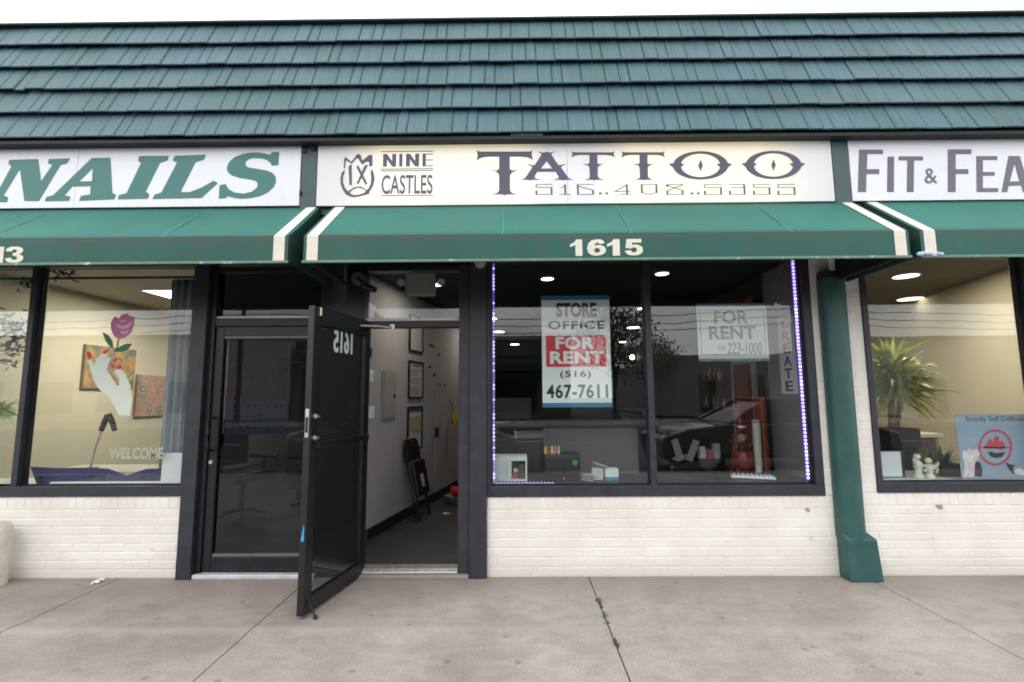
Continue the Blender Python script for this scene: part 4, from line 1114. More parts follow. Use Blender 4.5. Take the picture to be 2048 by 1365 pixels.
# ------------------------------------------------------------------ awnings
FAT = {
    '1': [[(0, .70), (.30, .84), (.42, 1), (.82, 1), (.82, 0), (.36, 0), (.36, .66), (0, .54)]],
    '6': [[(.95, .76), (.86, .93), (.72, .99), (.55, 1), (.25, .94), (.06, .74), (0, .47), (.05, .2), (.22, .05), (.5, 0), (.76, .05), (.94, .17), (1, .34), (.95, .51), (.80, .63), (.58, .66), (.40, .60), (.42, .72), (.53, .80), (.63, .78), (.67, .71)],
          [(.53 + .155 * math.cos(R(18 * k)), .33 + .145 * math.sin(R(18 * k))) for k in range(20)]],
    '5': [[(.12, 1), (.92, 1), (.92, .78), (.42, .78), (.38, .645), (.56, .67), (.8, .63), (.96, .5), (1, .33), (.93, .14), (.72, .02), (.48, 0), (.2, .04), (.05, .17), (0, .29), (.32, .335), (.38, .22), (.5, .18), (.62, .22), (.67, .33), (.63, .45), (.5, .5), (.38, .44), (.34, .42), (.04, .46)]],
    '3': [[(0, .72), (.08, .91), (.3, 1), (.62, 1), (.88, .92), (.95, .75), (.88, .6), (.72, .53), (.92, .45), (1, .28), (.92, .1), (.7, .01), (.42, 0), (.15, .05), (0, .26), (.32, .31), (.38, .2), (.5, .17), (.63, .2), (.67, .3), (.6, .4), (.4, .43), (.4, .6), (.55, .62), (.62, .7), (.58, .8), (.48, .83), (.38, .8), (.33, .69)]],
}


def fat(ch, x0, x1, z0, z1):
    return [[[(x0 + u * (x1 - x0), z0 + v * (z1 - z0)) for u, v in lp] for lp in FAT[ch]]]


def awning(label, x0, x1, num=None, left_stripe=True, right_stripe=True):
    t = thing("awning", label, "awning", ((x0 + x1) / 2, -0.34, 2.27), "green awnings over the shop fronts")
    yt, zt, yf, zf, zb = -0.332, 2.828, -0.800, 2.445, 2.272
    th = 0.004
    mbs = MB()
    n = 18
    for i in range(n):      # slightly sagging cloth between the frame bars
        pass
    cols = [x0 + (x1 - x0) * i / 40 for i in range(41)]
    rows = 7
    vs_, fs = [], []
    for x in cols:
        for r_ in range(rows + 1):
            u = r_ / rows
            per = abs(math.sin((x - x0) / 1.35 * math.pi))
            sag = -0.010 * math.sin(u * math.pi) * per
            vs_.append((x, yt + (yf - yt) * u - sag * .6 * 0, zt + (zf - zt) * u + sag))
    for i in range(40):
        for r_ in range(rows):
            k = i * (rows + 1) + r_
            fs.append((k, k + rows + 1, k + rows + 2, k + 1))
    mbs.add(vs_, fs)
    top_ = part("canopy", mbs, CANVAS, t, smooth=True)
    for q_ in (.33, .545, .81):
        xq = x0 + (x1 - x0) * q_
        sl0 = Vector((0, yf - yt, zf - zt)).normalized()
        n0 = Vector((0, sl0.z, -sl0.y))
        n0 = n0 if n0.z > 0 else -n0
        a0, a1 = Vector((xq, yt, zt)) + n0 * .0017, Vector((xq, yf, zf)) + n0 * .0017
        part("seam", MB().add([a0, a0 + Vector((.007, 0, 0)), a1 + Vector((.007, 0, 0)), a1, a0 - n0 * .006, a0 + Vector((.007, 0, 0)) - n0 * .006, a1 + Vector((.007, 0, 0)) - n0 * .006, a1 - n0 * .006], [(0, 3, 2, 1), (4, 5, 6, 7), (0, 1, 5, 4), (3, 7, 6, 2), (0, 4, 7, 3), (1, 2, 6, 5)]), pmat('seam_canvas', (0.045, 0.20, 0.175), .6), t)
    so = top_.modifiers.new("cloth", 'SOLIDIFY'); so.thickness = 0.003; so.offset = 0
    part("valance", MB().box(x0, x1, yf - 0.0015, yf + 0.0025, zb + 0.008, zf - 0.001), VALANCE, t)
    for sx, xs_ in ((0, x0), (1, x1)):  # awning shade put into colour: darkened canvas outside, near-black sheet inside
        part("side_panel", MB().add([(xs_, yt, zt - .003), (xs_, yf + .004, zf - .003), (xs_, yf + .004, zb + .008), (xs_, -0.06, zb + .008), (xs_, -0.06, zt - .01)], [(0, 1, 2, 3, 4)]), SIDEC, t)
        xi = xs_ + (.004 if sx == 0 else -.004)
        part("side_shade_sheet", MB().add([(xi, yt + .003, zt - .009), (xi, yf + .008, zf - .008), (xi, yf + .008, zb + .01), (xi, -0.062, zb + .01), (xi, -0.062, zt - .016)], [(0, 1, 2, 3, 4)]), AWN_IN, t)
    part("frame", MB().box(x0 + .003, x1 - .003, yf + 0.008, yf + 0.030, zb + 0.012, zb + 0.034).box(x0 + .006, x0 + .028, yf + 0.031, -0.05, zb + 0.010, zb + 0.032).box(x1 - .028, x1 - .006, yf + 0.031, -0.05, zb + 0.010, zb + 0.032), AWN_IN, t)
    part("bottom_tube", MB().box(x0 - 0.006, x1 + 0.006, yf - 0.010, yf + 0.006, zb - 0.010, zb + 0.007), TRIM, t, bevel=0.003)
    W_ = 0.074
    sl = Vector((0, yf - yt, zf - zt)).normalized()
    nn = Vector((0, sl.z, -sl.y))
    if nn.z < 0:
        nn = -nn
    for a, b, on in ((x0 + 0.022, x0 + 0.022 + W_, left_stripe), (x1 - 0.022 - W_, x1 - 0.022, right_stripe)):
        if not on:
            continue
        sm = MB()
        sm.box(a, b, yf - 0.0045, yf - 0.0022, zb + 0.008, zf + 0.001)
        k0 = Vector((0, yt, zt)) + nn * 0.0045
        k1 = Vector((0, yf, zf)) + nn * 0.0045
        sm.add([(a, k0.y, k0.z), (b, k0.y, k0.z), (b, k1.y, k1.z), (a, k1.y, k1.z), (a, k0.y, k0.z - .0025), (b, k0.y, k0.z - .0025), (b, k1.y, k1.z - .0025), (a, k1.y, k1.z - .0025)],
               [(0, 3, 2, 1), (4, 5, 6, 7), (0, 1, 5, 4), (3, 7, 6, 2)])
        part("stripe", sm, CREAM, t)
    if num:
        body, bx = num
        nm_ = MB()
        for ch, a, b in body:
            for q_, lp in enumerate(fat(ch, bx[0] + a * (bx[1] - bx[0]), bx[0] + b * (bx[1] - bx[0]), bx[2], bx[3])):
                fill(nm_, lp, yf - 0.0025, 0.002)
        part("number", nm_, CREAM, t)
    return t


b13 = BOX['n13']
awning("green awning with cream end stripes over the nail salon, numbered 1613", -6.0, -1.503, ((("1", -3.04, -2.0), ("6", -1.95, -.85), ("1", -.72, .05), ("3", 0, 1)), (b13[1] - .122, b13[1] + .003, b13[2], b13[3])))
awning("green awning with two cream end stripes over the tattoo shop, numbered 1615", -1.400, 2.578, ((("1", 0, .205), ("6", .234, .492), ("1", .508, .72), ("5", .748, 1.0)), BOX['n1615']))
awning("green awning with a cream stripe right of the green post", 2.652, 7.2)

q = random.Random(17)
m_ = MB()
for k in range(7):
    m_.ball((2.665 + .022 * k - .03, -0.812, 2.281 + q.uniform(-.004, .012)), q.uniform(.010, .018), 1.6, .7, .9, 9, 6)
tag(m_.build("rag", pmat("pale_blue_rag", (0.42, 0.48, 0.62), .8, var=.35, scale=40), None, smooth=True), "pale blue rag caught on the lower corner of the right awning", "rag")
t = thing("round_fixture", "small grey round fixture under the awning above the doorway post", "fixture", (-0.30, -0.09, 2.44))
part("dome", MB().lathe((-0.285, -0.10, 2.405), [(.012, 0), (.035, .012), (.048, .04), (.05, .06)], 20), pmat("grey_fixture", (0.30, 0.30, 0.29), .5), t, smooth=True)
part("mount", MB().box(-0.315, -0.255, -0.13, -0.041, 2.466, 2.485), BLKM, t)

# ------------------------------------------------------------------ green post, stub post, litter, weeds
t = thing("porch_post", "dark green engaged post on a wide square foot", "post", (2.555, -0.06, 0))
cx, cyy, rr_ = 2.549, -0.03, 0.100
prof = [(cx + rr_ * math.cos(R(a)), cyy + rr_ * 0.98 * math.sin(R(a))) for a in range(0, 360, 15)]
part("shaft", MB().prism_z(prof, 0.30, 2.30), POLE, t, smooth=True)
bb = MB().box(2.462, 2.692, -0.128, -0.0035, 0.0, 0.300)
bb2 = MB()
vs_ = [(2.458, -0.134, 0), (2.705, -0.134, 0), (2.705, -0.004, 0), (2.458, -0.004, 0), (2.456, -0.124, 0.300), (2.684, -0.124, 0.300), (2.684, -0.004, 0.300), (2.456, -0.004, 0.300), (2.452, -0.085, 0.338), (2.648, -0.085, 0.338), (2.648, -0.004, 0.338), (2.452, -0.004, 0.338)]
bb2.add(vs_, [(0, 3, 2, 1), (0, 1, 5, 4), (1, 2, 6, 5), (2, 3, 7, 6), (3, 0, 4, 7), (4, 5, 9, 8), (5, 6, 10, 9), (6, 7, 11, 10), (7, 4, 8, 11), (8, 9, 10, 11)])
part("foot", bb2, POLE, t, bevel=0.008)
part("capital", MB().box(2.455, 2.643, -0.118, -0.004, 2.301, 2.36), DARK, t, bevel=0.004)

t = MB().lathe((-3.945, -0.14, 0.0), [(0.10, 0.0), (0.10, 0.40), (0.092, 0.43), (0.07, 0.452), (0.03, 0.462)], 28).build("bollard", pmat("cream_bollard_paint", (0.62, 0.60, 0.50), 0.6, var=0.15, scale=8, bump=0.2, bscale=30), None, smooth=True)
tag(t, "stubby cream painted bollard with a rounded top against the brick", "bollard")

lit = MB()
r2_ = random.Random(4)
for k in range(3):
    a = r2_.uniform(0, 6)
    M_ = Matrix.Translation((-3.185 + .012 * k, -0.10 + .006 * k, 0.004 + .006 * k)) @ Matrix.Rotation(a, 4, 'Z') @ Matrix.Rotation(r2_.uniform(-.5, .5), 4, 'X')
    m_ = MB(M_).add([(-.03, -.012, 0), (0, -.016, .012), (.03, -.010, .002), (.028, .012, .006), (0, .014, .016), (-.028, .012, .002), (-.03, -.012, -.002), (0, -.016, .010), (.03, -.010, 0), (.028, .012, .004), (0, .014, .014), (-.028, .012, 0)],
                    [(0, 1, 4, 5), (1, 2, 3, 4), (6, 11, 10, 7), (7, 10, 9, 8), (0, 6, 7, 1), (1, 7, 8, 2), (2, 8, 9, 3), (3, 9, 10, 4), (4, 10, 11, 5), (5, 11, 6, 0)])
    lit.add(m_.v, m_.f)
tag(lit.build("paper_scrap", PAPER, None), "crumpled white paper scrap lying on the sidewalk", "litter")

gm = MB()
rg = random.Random(3)
for k in range(95):
    y = -0.42 - 0.75 * rg.random() ** 1.3
    x = 0.545 + rg.uniform(-0.007, 0.007)
    if rg.random() > 0.5 + 0.5 * math.sin(y * 23):
        continue
    hgt = rg.uniform(0.008, 0.026)
    lx, ly = rg.uniform(-.022, .022), rg.uniform(-.02, .02)
    d = rg.uniform(0, 3.14)
    ux, uy = .004 * math.cos(d), .004 * math.sin(d)
    gm.add([(x - ux, y - uy, -0.004), (x + ux, y + uy, -0.004), (x + lx * .5 + ux * 1.4, y + ly * .5 + uy * 1.4, hgt * .7), (x + lx, y + ly, hgt), (x + lx * .5 - ux * 1.4, y + ly * .5 - uy * 1.4, hgt * .7)], [(0, 1, 2, 3, 4)])
o = gm.build("weeds", pmat("weed_green", (0.065, 0.10, 0.03), 0.7, var=0.4, scale=60), None)
tag(o, "thin green weeds growing in the joint between two slabs", "weeds", kind="stuff")

# small broken pipe stubs left on the low brick walls
def stub(x, z, s, label):
    m_ = MB()
    q = random.Random(int(x * 100))
    for k in range(5):
        a = q.uniform(0, 6.28)
        m_.ball((x + s * .5 * math.cos(a) , -0.006, z + s * .4 * math.sin(a)), s * q.uniform(.3, .5), 1, .35, .8, 9, 6)
    tag(m_.build("mortar_patch", pmat("brown_mortar", (0.36, 0.31, 0.24), 0.9, var=0.35, scale=40, bump=0.4, bscale=80), None, smooth=True), label, "patch")
stub(2.245, 0.490, 0.026, "small brown mortar patch on the brick under the big window")
stub(3.27, 0.515, 0.030, "small dark mortar patch on the brick right of the green post")

# ------------------------------------------------------------------ signs taped inside the big window
def window_sign(name, label, key, board=WHITE, th=0.036, tapem=None):
    x0, x1, z0, z1 = BOX[key]
    t = thing(name, label, "rent sign", ((x0 + x1) / 2, 0.075, z0))
    part("board", MB().box(x0 + .004, x1 - .004, 0.074, 0.078, z0 + 0.018, z1 - 0.018), board, t)
    tp = MB().box(x0, x1 + .002, 0.0695, 0.0725, z1 - th, z1).box(x0 + .002, x1 - .002, 0.0695, 0.0725, z0, z0 + th)
    part("tape", tp, tapem or BLUET, t)
    return t
t = window_sign("rent_sign", "tall white store office for rent sign with a red panel", "p1")
bm_ = MB().box(*BOX['red'][:2], 0.0712, 0.0735, *BOX['red'][2:])
part("red_panel", bm_, RED, t)
lm = MB()
fit_text(lm, "STORE", BOX['store'], 0.0735, bold=0.042, depth=0.0015)
fit_text(lm, "OFFICE", BOX['office'], 0.0735, bold=0.03, spacing=1.12, depth=0.0015)
fit_text(lm, "(516)", BOX['p516'], 0.0735, bold=0.018, spacing=1.15, depth=0.0015)
fit_text(lm, "467-7611", BOX['p467'], 0.0735, bold=0.024, spacing=1.08, depth=0.0015)
part("lettering", lm, BLACK, t)
lm = MB()
fit_text(lm, "FOR", BOX['for1'], 0.0708, bold=0.04, spacing=1.08, depth=0.0012)
fit_text(lm, "RENT", BOX['rent1'], 0.0708, bold=0.04, spacing=1.08, depth=0.0012)
part("white_lettering", lm, WHITE, t)
t = window_sign("rent_sign", "square white for rent sign with a thin black border", "p2", pmat("faded_board", (0.56, 0.60, 0.62), 0.5, var=0.06), 0.020, pmat("faded_tape", (0.10, 0.19, 0.27), 0.6, var=.2, scale=20))
x0, x1, z0, z1 = BOX['p2']
lm = MB()
a, b, c, d = x0 + .028, x1 - .026, z0 + .055, z1 - .055
lm.box(a, b, .0718, .0734, d, d + .004).box(a, b, .0718, .0734, c, c + .004).box(a, a + .004, .0718, .0734, c + .0045, d - .0005).box(b - .004, b, .0718, .0734, c + .0045, d - .0005)
fit_text(lm, "FOR", BOX['for2'], 0.0735, bold=0.026, spacing=1.05, depth=0.0015)
fit_text(lm, "RENT", BOX['rent2'], 0.0735, bold=0.026, spacing=1.05, depth=0.0015)
part("lettering", lm, pmat("faded_black_ink", (0.11, 0.11, 0.115), 0.5, var=0), t)
x0, x1, z0, z1 = BOX['p223']
lm = MB()
fit_text(lm, "223-1000", (x0 + .075, x1, z0, z1), 0.0735, bold=0.0, spacing=1.0, depth=0.0012, shear=0.15)
fit_text(lm, "516", (x0, x0 + .055, z0 + .03, z1 - .02), 0.0735, bold=0.0, depth=0.0012, shear=0.15)
part("handwriting", lm, pmat("marker_ink", (0.07, 0.07, 0.075), 0.5, var=0), t)

# ------------------------------------------------------------------ LED strips around the big window
LEDS = [emat("led_violet", (0.50, 0.40, 1.0), 2.6), emat("led_blue", (0.42, 0.46, 1.0), 2.6), emat("led_pink", (0.66, 0.36, 1.0), 2.4), emat("led_white_blue", (0.66, 0.70, 1.0), 2.8)]
LEDD = emat("led_dim_violet", (0.10, 0.07, 0.9), 0.9)


def ring(n=12, r=0.0108, ri=0.0046):
    vs_, fs = [], []
    for yy in (0.0, -0.003):
        for q in range(n):
            a = 2 * math.pi * q / n
            vs_.append((r * math.cos(a), yy, r * math.sin(a)))
        for q in range(n):
            a = 2 * math.pi * q / n
            vs_.append((ri * math.cos(a), yy, ri * math.sin(a)))
    for q in range(n):
        k = (q + 1) % n
        fs += [(q, k, n + k, n + q), (2 * n + q, 3 * n + q, 3 * n + k, 2 * n + k), (q, 2 * n + q, 2 * n + k, k), (n + q, n + k, 3 * n + k, 3 * n + q)]
    return vs_, fs


def led_strip(label, pts, mats, backing, facing_x=False):
    t = thing("led_strip", label, "LED strip", pts[0], "LED strips edging the big window")
    part("tape", backing, pmat("violet_led_tape", (0.16, 0.09, 0.42), 0.4, var=0.05, emit=(0.20, 0.08, 1.0), estr=0.35), t)
    proto = []
    v_, f_ = ring()
    if facing_x:
        v_ = [(-y, x, z) for x, y, z in v_]
    for m_ in mats:
        me = bpy.data.meshes.new("bulb")
        me.from_pydata(v_, [], f_)
        me.materials.append(m_)
        proto.append(me)
    q = random.Random(5)
    for i, p in enumerate(pts):
        k = int(2.0 + 2.2 * math.sin(i * .31) + q.uniform(-.9, .9))
        o = bpy.data.objects.new("bulb", proto[k % len(proto)])
        COL.objects.link(o)
        o.parent = t
        o.location = Vector(p) - Vector(pts[0])
    return t


zs = [0.722 + 0.0295 * i for i in range(62)]
led_strip("bright violet LED strip running down the right edge of the window", [(2.314, 0.066, z) for z in zs], LEDS,
          MB().box(2.300, 2.3285, 0.070, 0.074, .70, 2.535))
zs = [0.705 + 0.0295 * i for i in range(62)]
led_strip("dim blue LED strip running down the left edge of the window", [(-0.186, 0.066, z) for z in zs], [LEDS[0], LEDD, LEDD], MB().box(-0.200, -0.1955, 0.050, 0.078, .69, 2.54))
led_strip("short dim blue LED strip along the bottom left of the window", [(-0.16 + 0.0295 * i, 0.058, 0.690) for i in range(16)], [LEDD], MB().box(-0.19, 0.30, 0.050, 0.085, 0.6825, 0.686))

# ------------------------------------------------------------------ lamps
def downlight(px, py, pz, r, label, watt, group, colr=(1.0, 0.90, 0.76), warm=LAMP):
    t = thing("downlight", label, "downlight", (px, py, pz), group)
    part("diffuser", MB().cyl((px, py), r, pz - 0.014, pz - 0.006, 28), warm, t)
    part("rim", MB().lathe((px, py, pz - 0.012), [(r + .002, -0.0), (r + 0.014, 0.0), (r + 0.016, 0.010), (r + .002, 0.0115)], 28), WHITE, t, smooth=True)
    if watt > 0:
        ld = bpy.data.lights.new("bulb", 'AREA')
        ld.shape = 'DISK'
        ld.size = r * 2
        ld.energy = watt
        ld.color = colr
        lo_ = bpy.data.objects.new("bulb", ld)
        COL.objects.link(lo_)
        lo_.parent = t
        lo_.location = (0, 0, -0.02)
    return t


def at_ceiling(px, py, z):
    """ceiling point met by the ray through a measured direction (tangents right / up in the level camera frame)"""
    return px, py, z


G_T = "downlights in the black tattoo shop ceiling"
for x, y, lab, wt in ((0.32, 0.88, "round downlight above the tall store office sign", 1.0), (1.42, 0.71, "round downlight right of the mullion, nearest the glass", 1.0),
                      (1.72, 2.63, "downlight level with the top of the tall sign, by the mullion", 1.0), (2.05, 4.52, "downlight right of the word office on the tall sign", 1.0), (2.40, 6.85, "small downlight right of the red panel on the tall sign", 0),
                      (-0.32, 4.95, "downlight left of the tall sign, beside the doorway post", 2.0), (-0.03, 7.2, "small downlight left of the tall sign, lower one", 0), (-0.83, 1.1, "downlight over the corridor behind the open door", 6.5), (-0.35, 3.4, "downlight deep in the corridor", 6)):
    downlight(x, y, CEIL, 0.060 if y < 4 else 0.105, lab, wt, G_T)
for x, y, lab in ((4.18, 1.22, "large round ceiling lamp near the glass of the right shop"), (5.25, 2.50, "second round ceiling lamp deeper in the right shop")):
    downlight(x, y, 2.64, 0.115 if y < 2 else 0.14, lab, 24 if y < 2 else 0, "round ceiling lamps in the right shop", (1.0, 0.92, 0.8), LAMPR)
downlight(3.2, 3.0, 2.64, 0.14, "third ceiling lamp, added out of view to light the right shop", 26, "round ceiling lamps in the right shop", (1.0, 0.92, 0.8), LAMPR)  # unseen extra lamp, added to brighten the right shop
def panel_light(x0, x1, y0, y1, label, watt):
    t = thing("panel_light", label, "ceiling light", ((x0 + x1) / 2, (y0 + y1) / 2, 2.63), "square light panels in the salon ceiling")
    part("diffuser", MB().box(x0 + .02, x1 - .02, y0 + .02, y1 - .02, 2.622, 2.630), LAMPW, t)
    part("frame", MB().box(x0, x1, y0, y0 + .02, 2.618, 2.639).box(x0, x1, y1 - .02, y1, 2.618, 2.639).box(x0, x0 + .02, y0 + .021, y1 - .021, 2.618, 2.639).box(x1 - .02, x1, y0 + .021, y1 - .021, 2.618, 2.639), WHITE, t)
    ld = bpy.data.lights.new("tube", 'AREA')
    ld.shape = 'RECTANGLE'
    ld.size = x1 - x0 - .06
    ld.size_y = y1 - y0 - .06
    ld.energy = watt
    ld.color = (1.0, 0.94, 0.82)
    lo_ = bpy.data.objects.new("tube", ld)
    COL.objects.link(lo_)
    lo_.parent = t
    lo_.location = (0, 0, -0.03)
panel_light(-4.35, -3.75, 1.55, 2.15, "square light panel in the salon ceiling beside the curtain", 48)
panel_light(-4.35, -3.75, 4.4, 5.0, "second light panel deeper in the salon", 36)

# emergency lamp over the doorway
t = thing("emergency_light", "white boxy emergency light with two round heads above the doorway", "emergency light", (-0.90, 0.60, 2.33))
part("case", MB().box(-1.045, -0.765, 0.58, 0.68, 2.335, 2.555), pmat("offwhite_case", (0.55, 0.54, 0.50), 0.5, var=0.05), t, bevel=0.015)
for sx in (-1.085, -0.705):
    h_ = part("lamp_head", MB().tube([(sx, 0.64, 2.47), (sx, 0.585, 2.455)], 0.036, 18), pmat("offwhite_case", (0.55, 0.54, 0.50)), t, smooth=True)
    part("lens", MB().tube([(sx, 0.584, 2.455), (sx, 0.580, 2.454)], 0.030, 18), WHITE, h_)
# security camera outside on the door frame
t = thing("security_camera", "dark security camera on a round base under the awning", "camera", (-1.27, -0.06, 2.33))
part("base", MB().tube([(-1.285, -0.002, 2.345), (-1.285, -0.05, 2.345)], 0.055, 24), pmat("grey_camera_base", (0.10, 0.10, 0.10), 0.5), t, bevel=0.006, smooth=True)
part("arm", MB().tube([(-1.285, -0.045, 2.345), (-1.24, -0.075, 2.30), (-1.20, -0.08, 2.272)], 0.012), BLKP, t, smooth=True)
part("body", MB().tube([(-1.225, -0.05, 2.275), (-1.13, -0.105, 2.235)], 0.027, 16), BLKP, t, smooth=True)
tag(MB().prism_x([(0.020, 2.021), (0.024, 2.021), (0.046, 2.085), (0.042, 2.085)], -1.165, -1.160).add([(-1.172, 0.030, 2.021), (-1.098, 0.034, 2.021), (-1.165, 0.040, 2.088), (-1.172, 0.032, 2.0215), (-1.098, 0.036, 2.0215), (-1.165, 0.042, 2.0885)], [(0, 1, 2), (5, 4, 3), (0, 3, 4, 1), (1, 4, 5, 2), (2, 5, 3, 0)]).build("folded_paper", PAPER, None), "folded white paper corner standing on the ledge over the doorway", "paper")

# ------------------------------------------------------------------ things on the slanting corridor wall (x along the wall from the front, y out of it)
OFF = 0.536    # distance from the wall's front end to the first measured point
def cw(x0, x1, z0, z1, y0=0.0005, y1=0.02):
    return MB(CM).box(x0 + OFF, x1 + OFF, y0, y1, z0, z1)
def corridor_thing(name, label, cat, x, z, group=None):
    p = CM @ Vector((x + OFF, 0, z))
    return thing(name, label, cat, p, group)
t = corridor_thing("breaker_panel", "grey metal breaker panel set in the corridor wall", "panel", .31, 1.14)
part("box", cw(.31, .63, 1.145, 1.65, .0005, .012), pmat("panel_grey", (0.30, 0.33, 0.33), 0.45, metal=0.2, var=0.08), t, bevel=0.003)
part("lid", cw(.345, .60, 1.17, 1.625, .0125, .018), pmat("panel_grey_light", (0.34, 0.37, 0.37), 0.45, metal=0.2, var=0.08), t, bevel=0.002)
part("latch", cw(.555, .580, 1.37, 1.41, .0185, .030), BLKP, t)
for lab, z0_, z1_, xa, xb in (("narrow white switch plate above the wider one", 1.53, 1.64, .055, .125), ("wide white switch plate below the narrow one", 1.175, 1.295, .012, .165), ("white outlet plate low on the corridor wall by the folding chair", .37, .51, 1.20, 1.285)):
    t = corridor_thing("wall_plate", lab, "switch plate", xa, z0_, "white plates on the corridor wall")
    part("plate", cw(xa, xb, z0_, z1_, .0005, .007), WHITE, t, bevel=0.002)
    n_ = 2 if xb - xa > .1 else 1
    for k in range(n_):
        c_ = xa + (xb - xa) * (k + .5) / n_
        part("toggle", cw(c_ - .008, c_ + .008, (z0_ + z1_) / 2 - .02, (z0_ + z1_) / 2 + .02, .0075, .013), WHITE, t)
def framed(label, x0, x1, z0, z1, art):
    t = corridor_thing("framed_notice", label, "framed notice", x0, z0, "framed notices on the corridor wall")
    w_ = .018
    part("frame", MB(CM).box(x0 + OFF, x1 + OFF, .0005, .022, z0, z0 + w_).box(x0 + OFF, x1 + OFF, .0005, .022, z1 - w_, z1).box(x0 + OFF, x0 + OFF + w_, .0005, .022, z0 + w_, z1 - w_).box(x1 + OFF - w_, x1 + OFF, .0005, .022, z0 + w_, z1 - w_), BLKP, t)
    part("sheet", cw(x0 + w_, x1 - w_, z0 + w_, z1 - w_, .0005, .010), pmat("notice_paper", (0.46, 0.46, 0.47), 0.5, var=0.04), t)
    if art:
        part("print", art, pmat("notice_grey_print", (0.14, 0.14, 0.15), 0.6), t)
    return t
framed("framed grey notice at the top, cut by the door head", .95, 1.35, 1.90, 2.33, None)
ar = MB()
rq = random.Random(2)
for k in range(14):
    zz = 1.735 - .025 * k
    if k in (1, 5, 9):
        continue
    ar.add(cw(1.00 + (.05 if k == 0 else 0), 1.00 + rq.uniform(.2, .31), zz - .006, zz + (.012 if k == 0 else .003), .0104, .0112).v, [(0, 3, 2, 1), (4, 5, 6, 7), (0, 1, 5, 4), (1, 2, 6, 5), (2, 3, 7, 6), (3, 0, 4, 7)])
framed("framed white notice full of grey text lines", .945, 1.368, 1.36, 1.79, ar)
t = framed("framed poster with a brown photograph below a dark header", .94, 1.36, .775, 1.265, None)
part("header", cw(.96, 1.34, 1.20, 1.245, .0104, .0112), pmat("notice_grey_print", (0.14, 0.14, 0.15)), t)
part("photograph", cw(.98, 1.32, .955, 1.15, .0104, .0112), floral("brown_photo", [(0.05, 0.04, 0.035), (0.32, 0.22, 0.14), (0.45, 0.35, 0.25), (0.06, 0.06, 0.06)], 11), t)
# small dark wall hooks
for k, (x_, z_) in enumerate(((1.62, 2.03), (1.72, 2.03), (1.93, 1.93), (1.60, 1.75), (1.76, 1.66), (1.95, 1.54), (2.15, 1.53), (.30, 2.14), (.52, 2.16))):
    o = MB(CM).tube([(x_ + OFF, 0.0005, z_), (x_ + OFF, .02, z_)], .014, 12).build("wall_hook", BLKP, None)
    tag(o, "small round black hook on the corridor wall among others like it", "hook", "black hooks on the corridor wall")
t = corridor_thing("inner_door", "grey flush door with black lever in the corridor wall", "door", 1.82, FL)
t['kind'] = 'structure'
part("leaf", MB(CM).box(1.83 + OFF, 2.62 + OFF, 0.0005, .010, FL, 1.56), pmat("grey_door_paint", (0.36, 0.34, 0.34), 0.6, var=0.04), t)
part("handle", MB(CM).box(1.80 + OFF, 1.845 + OFF, .0105, .05, .86, .98), BLKP, t, bevel=0.004)

# folding chair leaning folded against the wall
t = corridor_thing("folding_chair", "black folding chair leaning folded against the grey corridor wall", "chair", .98, FL)
lean = R(11)
CHM = CM @ Matrix.Translation((.80 + OFF, 0.19, FL)) @ Matrix.Rotation(lean, 4, 'X')      # x across chair, y away from wall, z up the chair
CH_W = .36
def u_tube(xa, xb, z0_, z1_, y):
    r_ = .06
    return [(xa, y, z0_), (xa, y, z1_ - r_), (xa + r_ * .3, y, z1_ - r_ * .3), (xa + r_, y, z1_), (xb - r_, y, z1_), (xb - r_ * .3, y, z1_ - r_ * .3), (xb, y, z1_ - r_), (xb, y, z0_)]
part("frame", MB(CHM).tube(u_tube(0, CH_W, 0, .86, 0), .012), BLKM, t, smooth=True)
part("rear_frame", MB(CHM).tube([(.035, .03, 0), (.035, .03, .58)], .011).tube([(CH_W - .035, .03, 0), (CH_W - .035, .03, .58)], .011).tube([(.035, .03, .12), (CH_W - .035, .03, .12)], .009).tube([(.035, .03, .26), (CH_W - .035, .03, .26)], .009), BLKM, t, smooth=True)
bp_ = MB(CHM).box(.012, CH_W - .012, -.008, .014, .63, .845)
part("backrest", bp_, BLKP, t, bevel=0.02)
part("seat", MB(CHM).box(.02, CH_W - .02, .045, .07, .24, .62), BLKP, t, bevel=0.02)
part("seat_label", MB(CHM).box(.14, .22, .0705, .072, .33, .47), pmat("chair_label", (0.35, 0.36, 0.30), 0.6, var=0.5, scale=30), t)
for x_ in (0, CH_W):
    part("foot_cap", MB(CHM).tube([(x_, 0, -.004), (x_, 0, .03)], .015), BLKP, t, smooth=True)

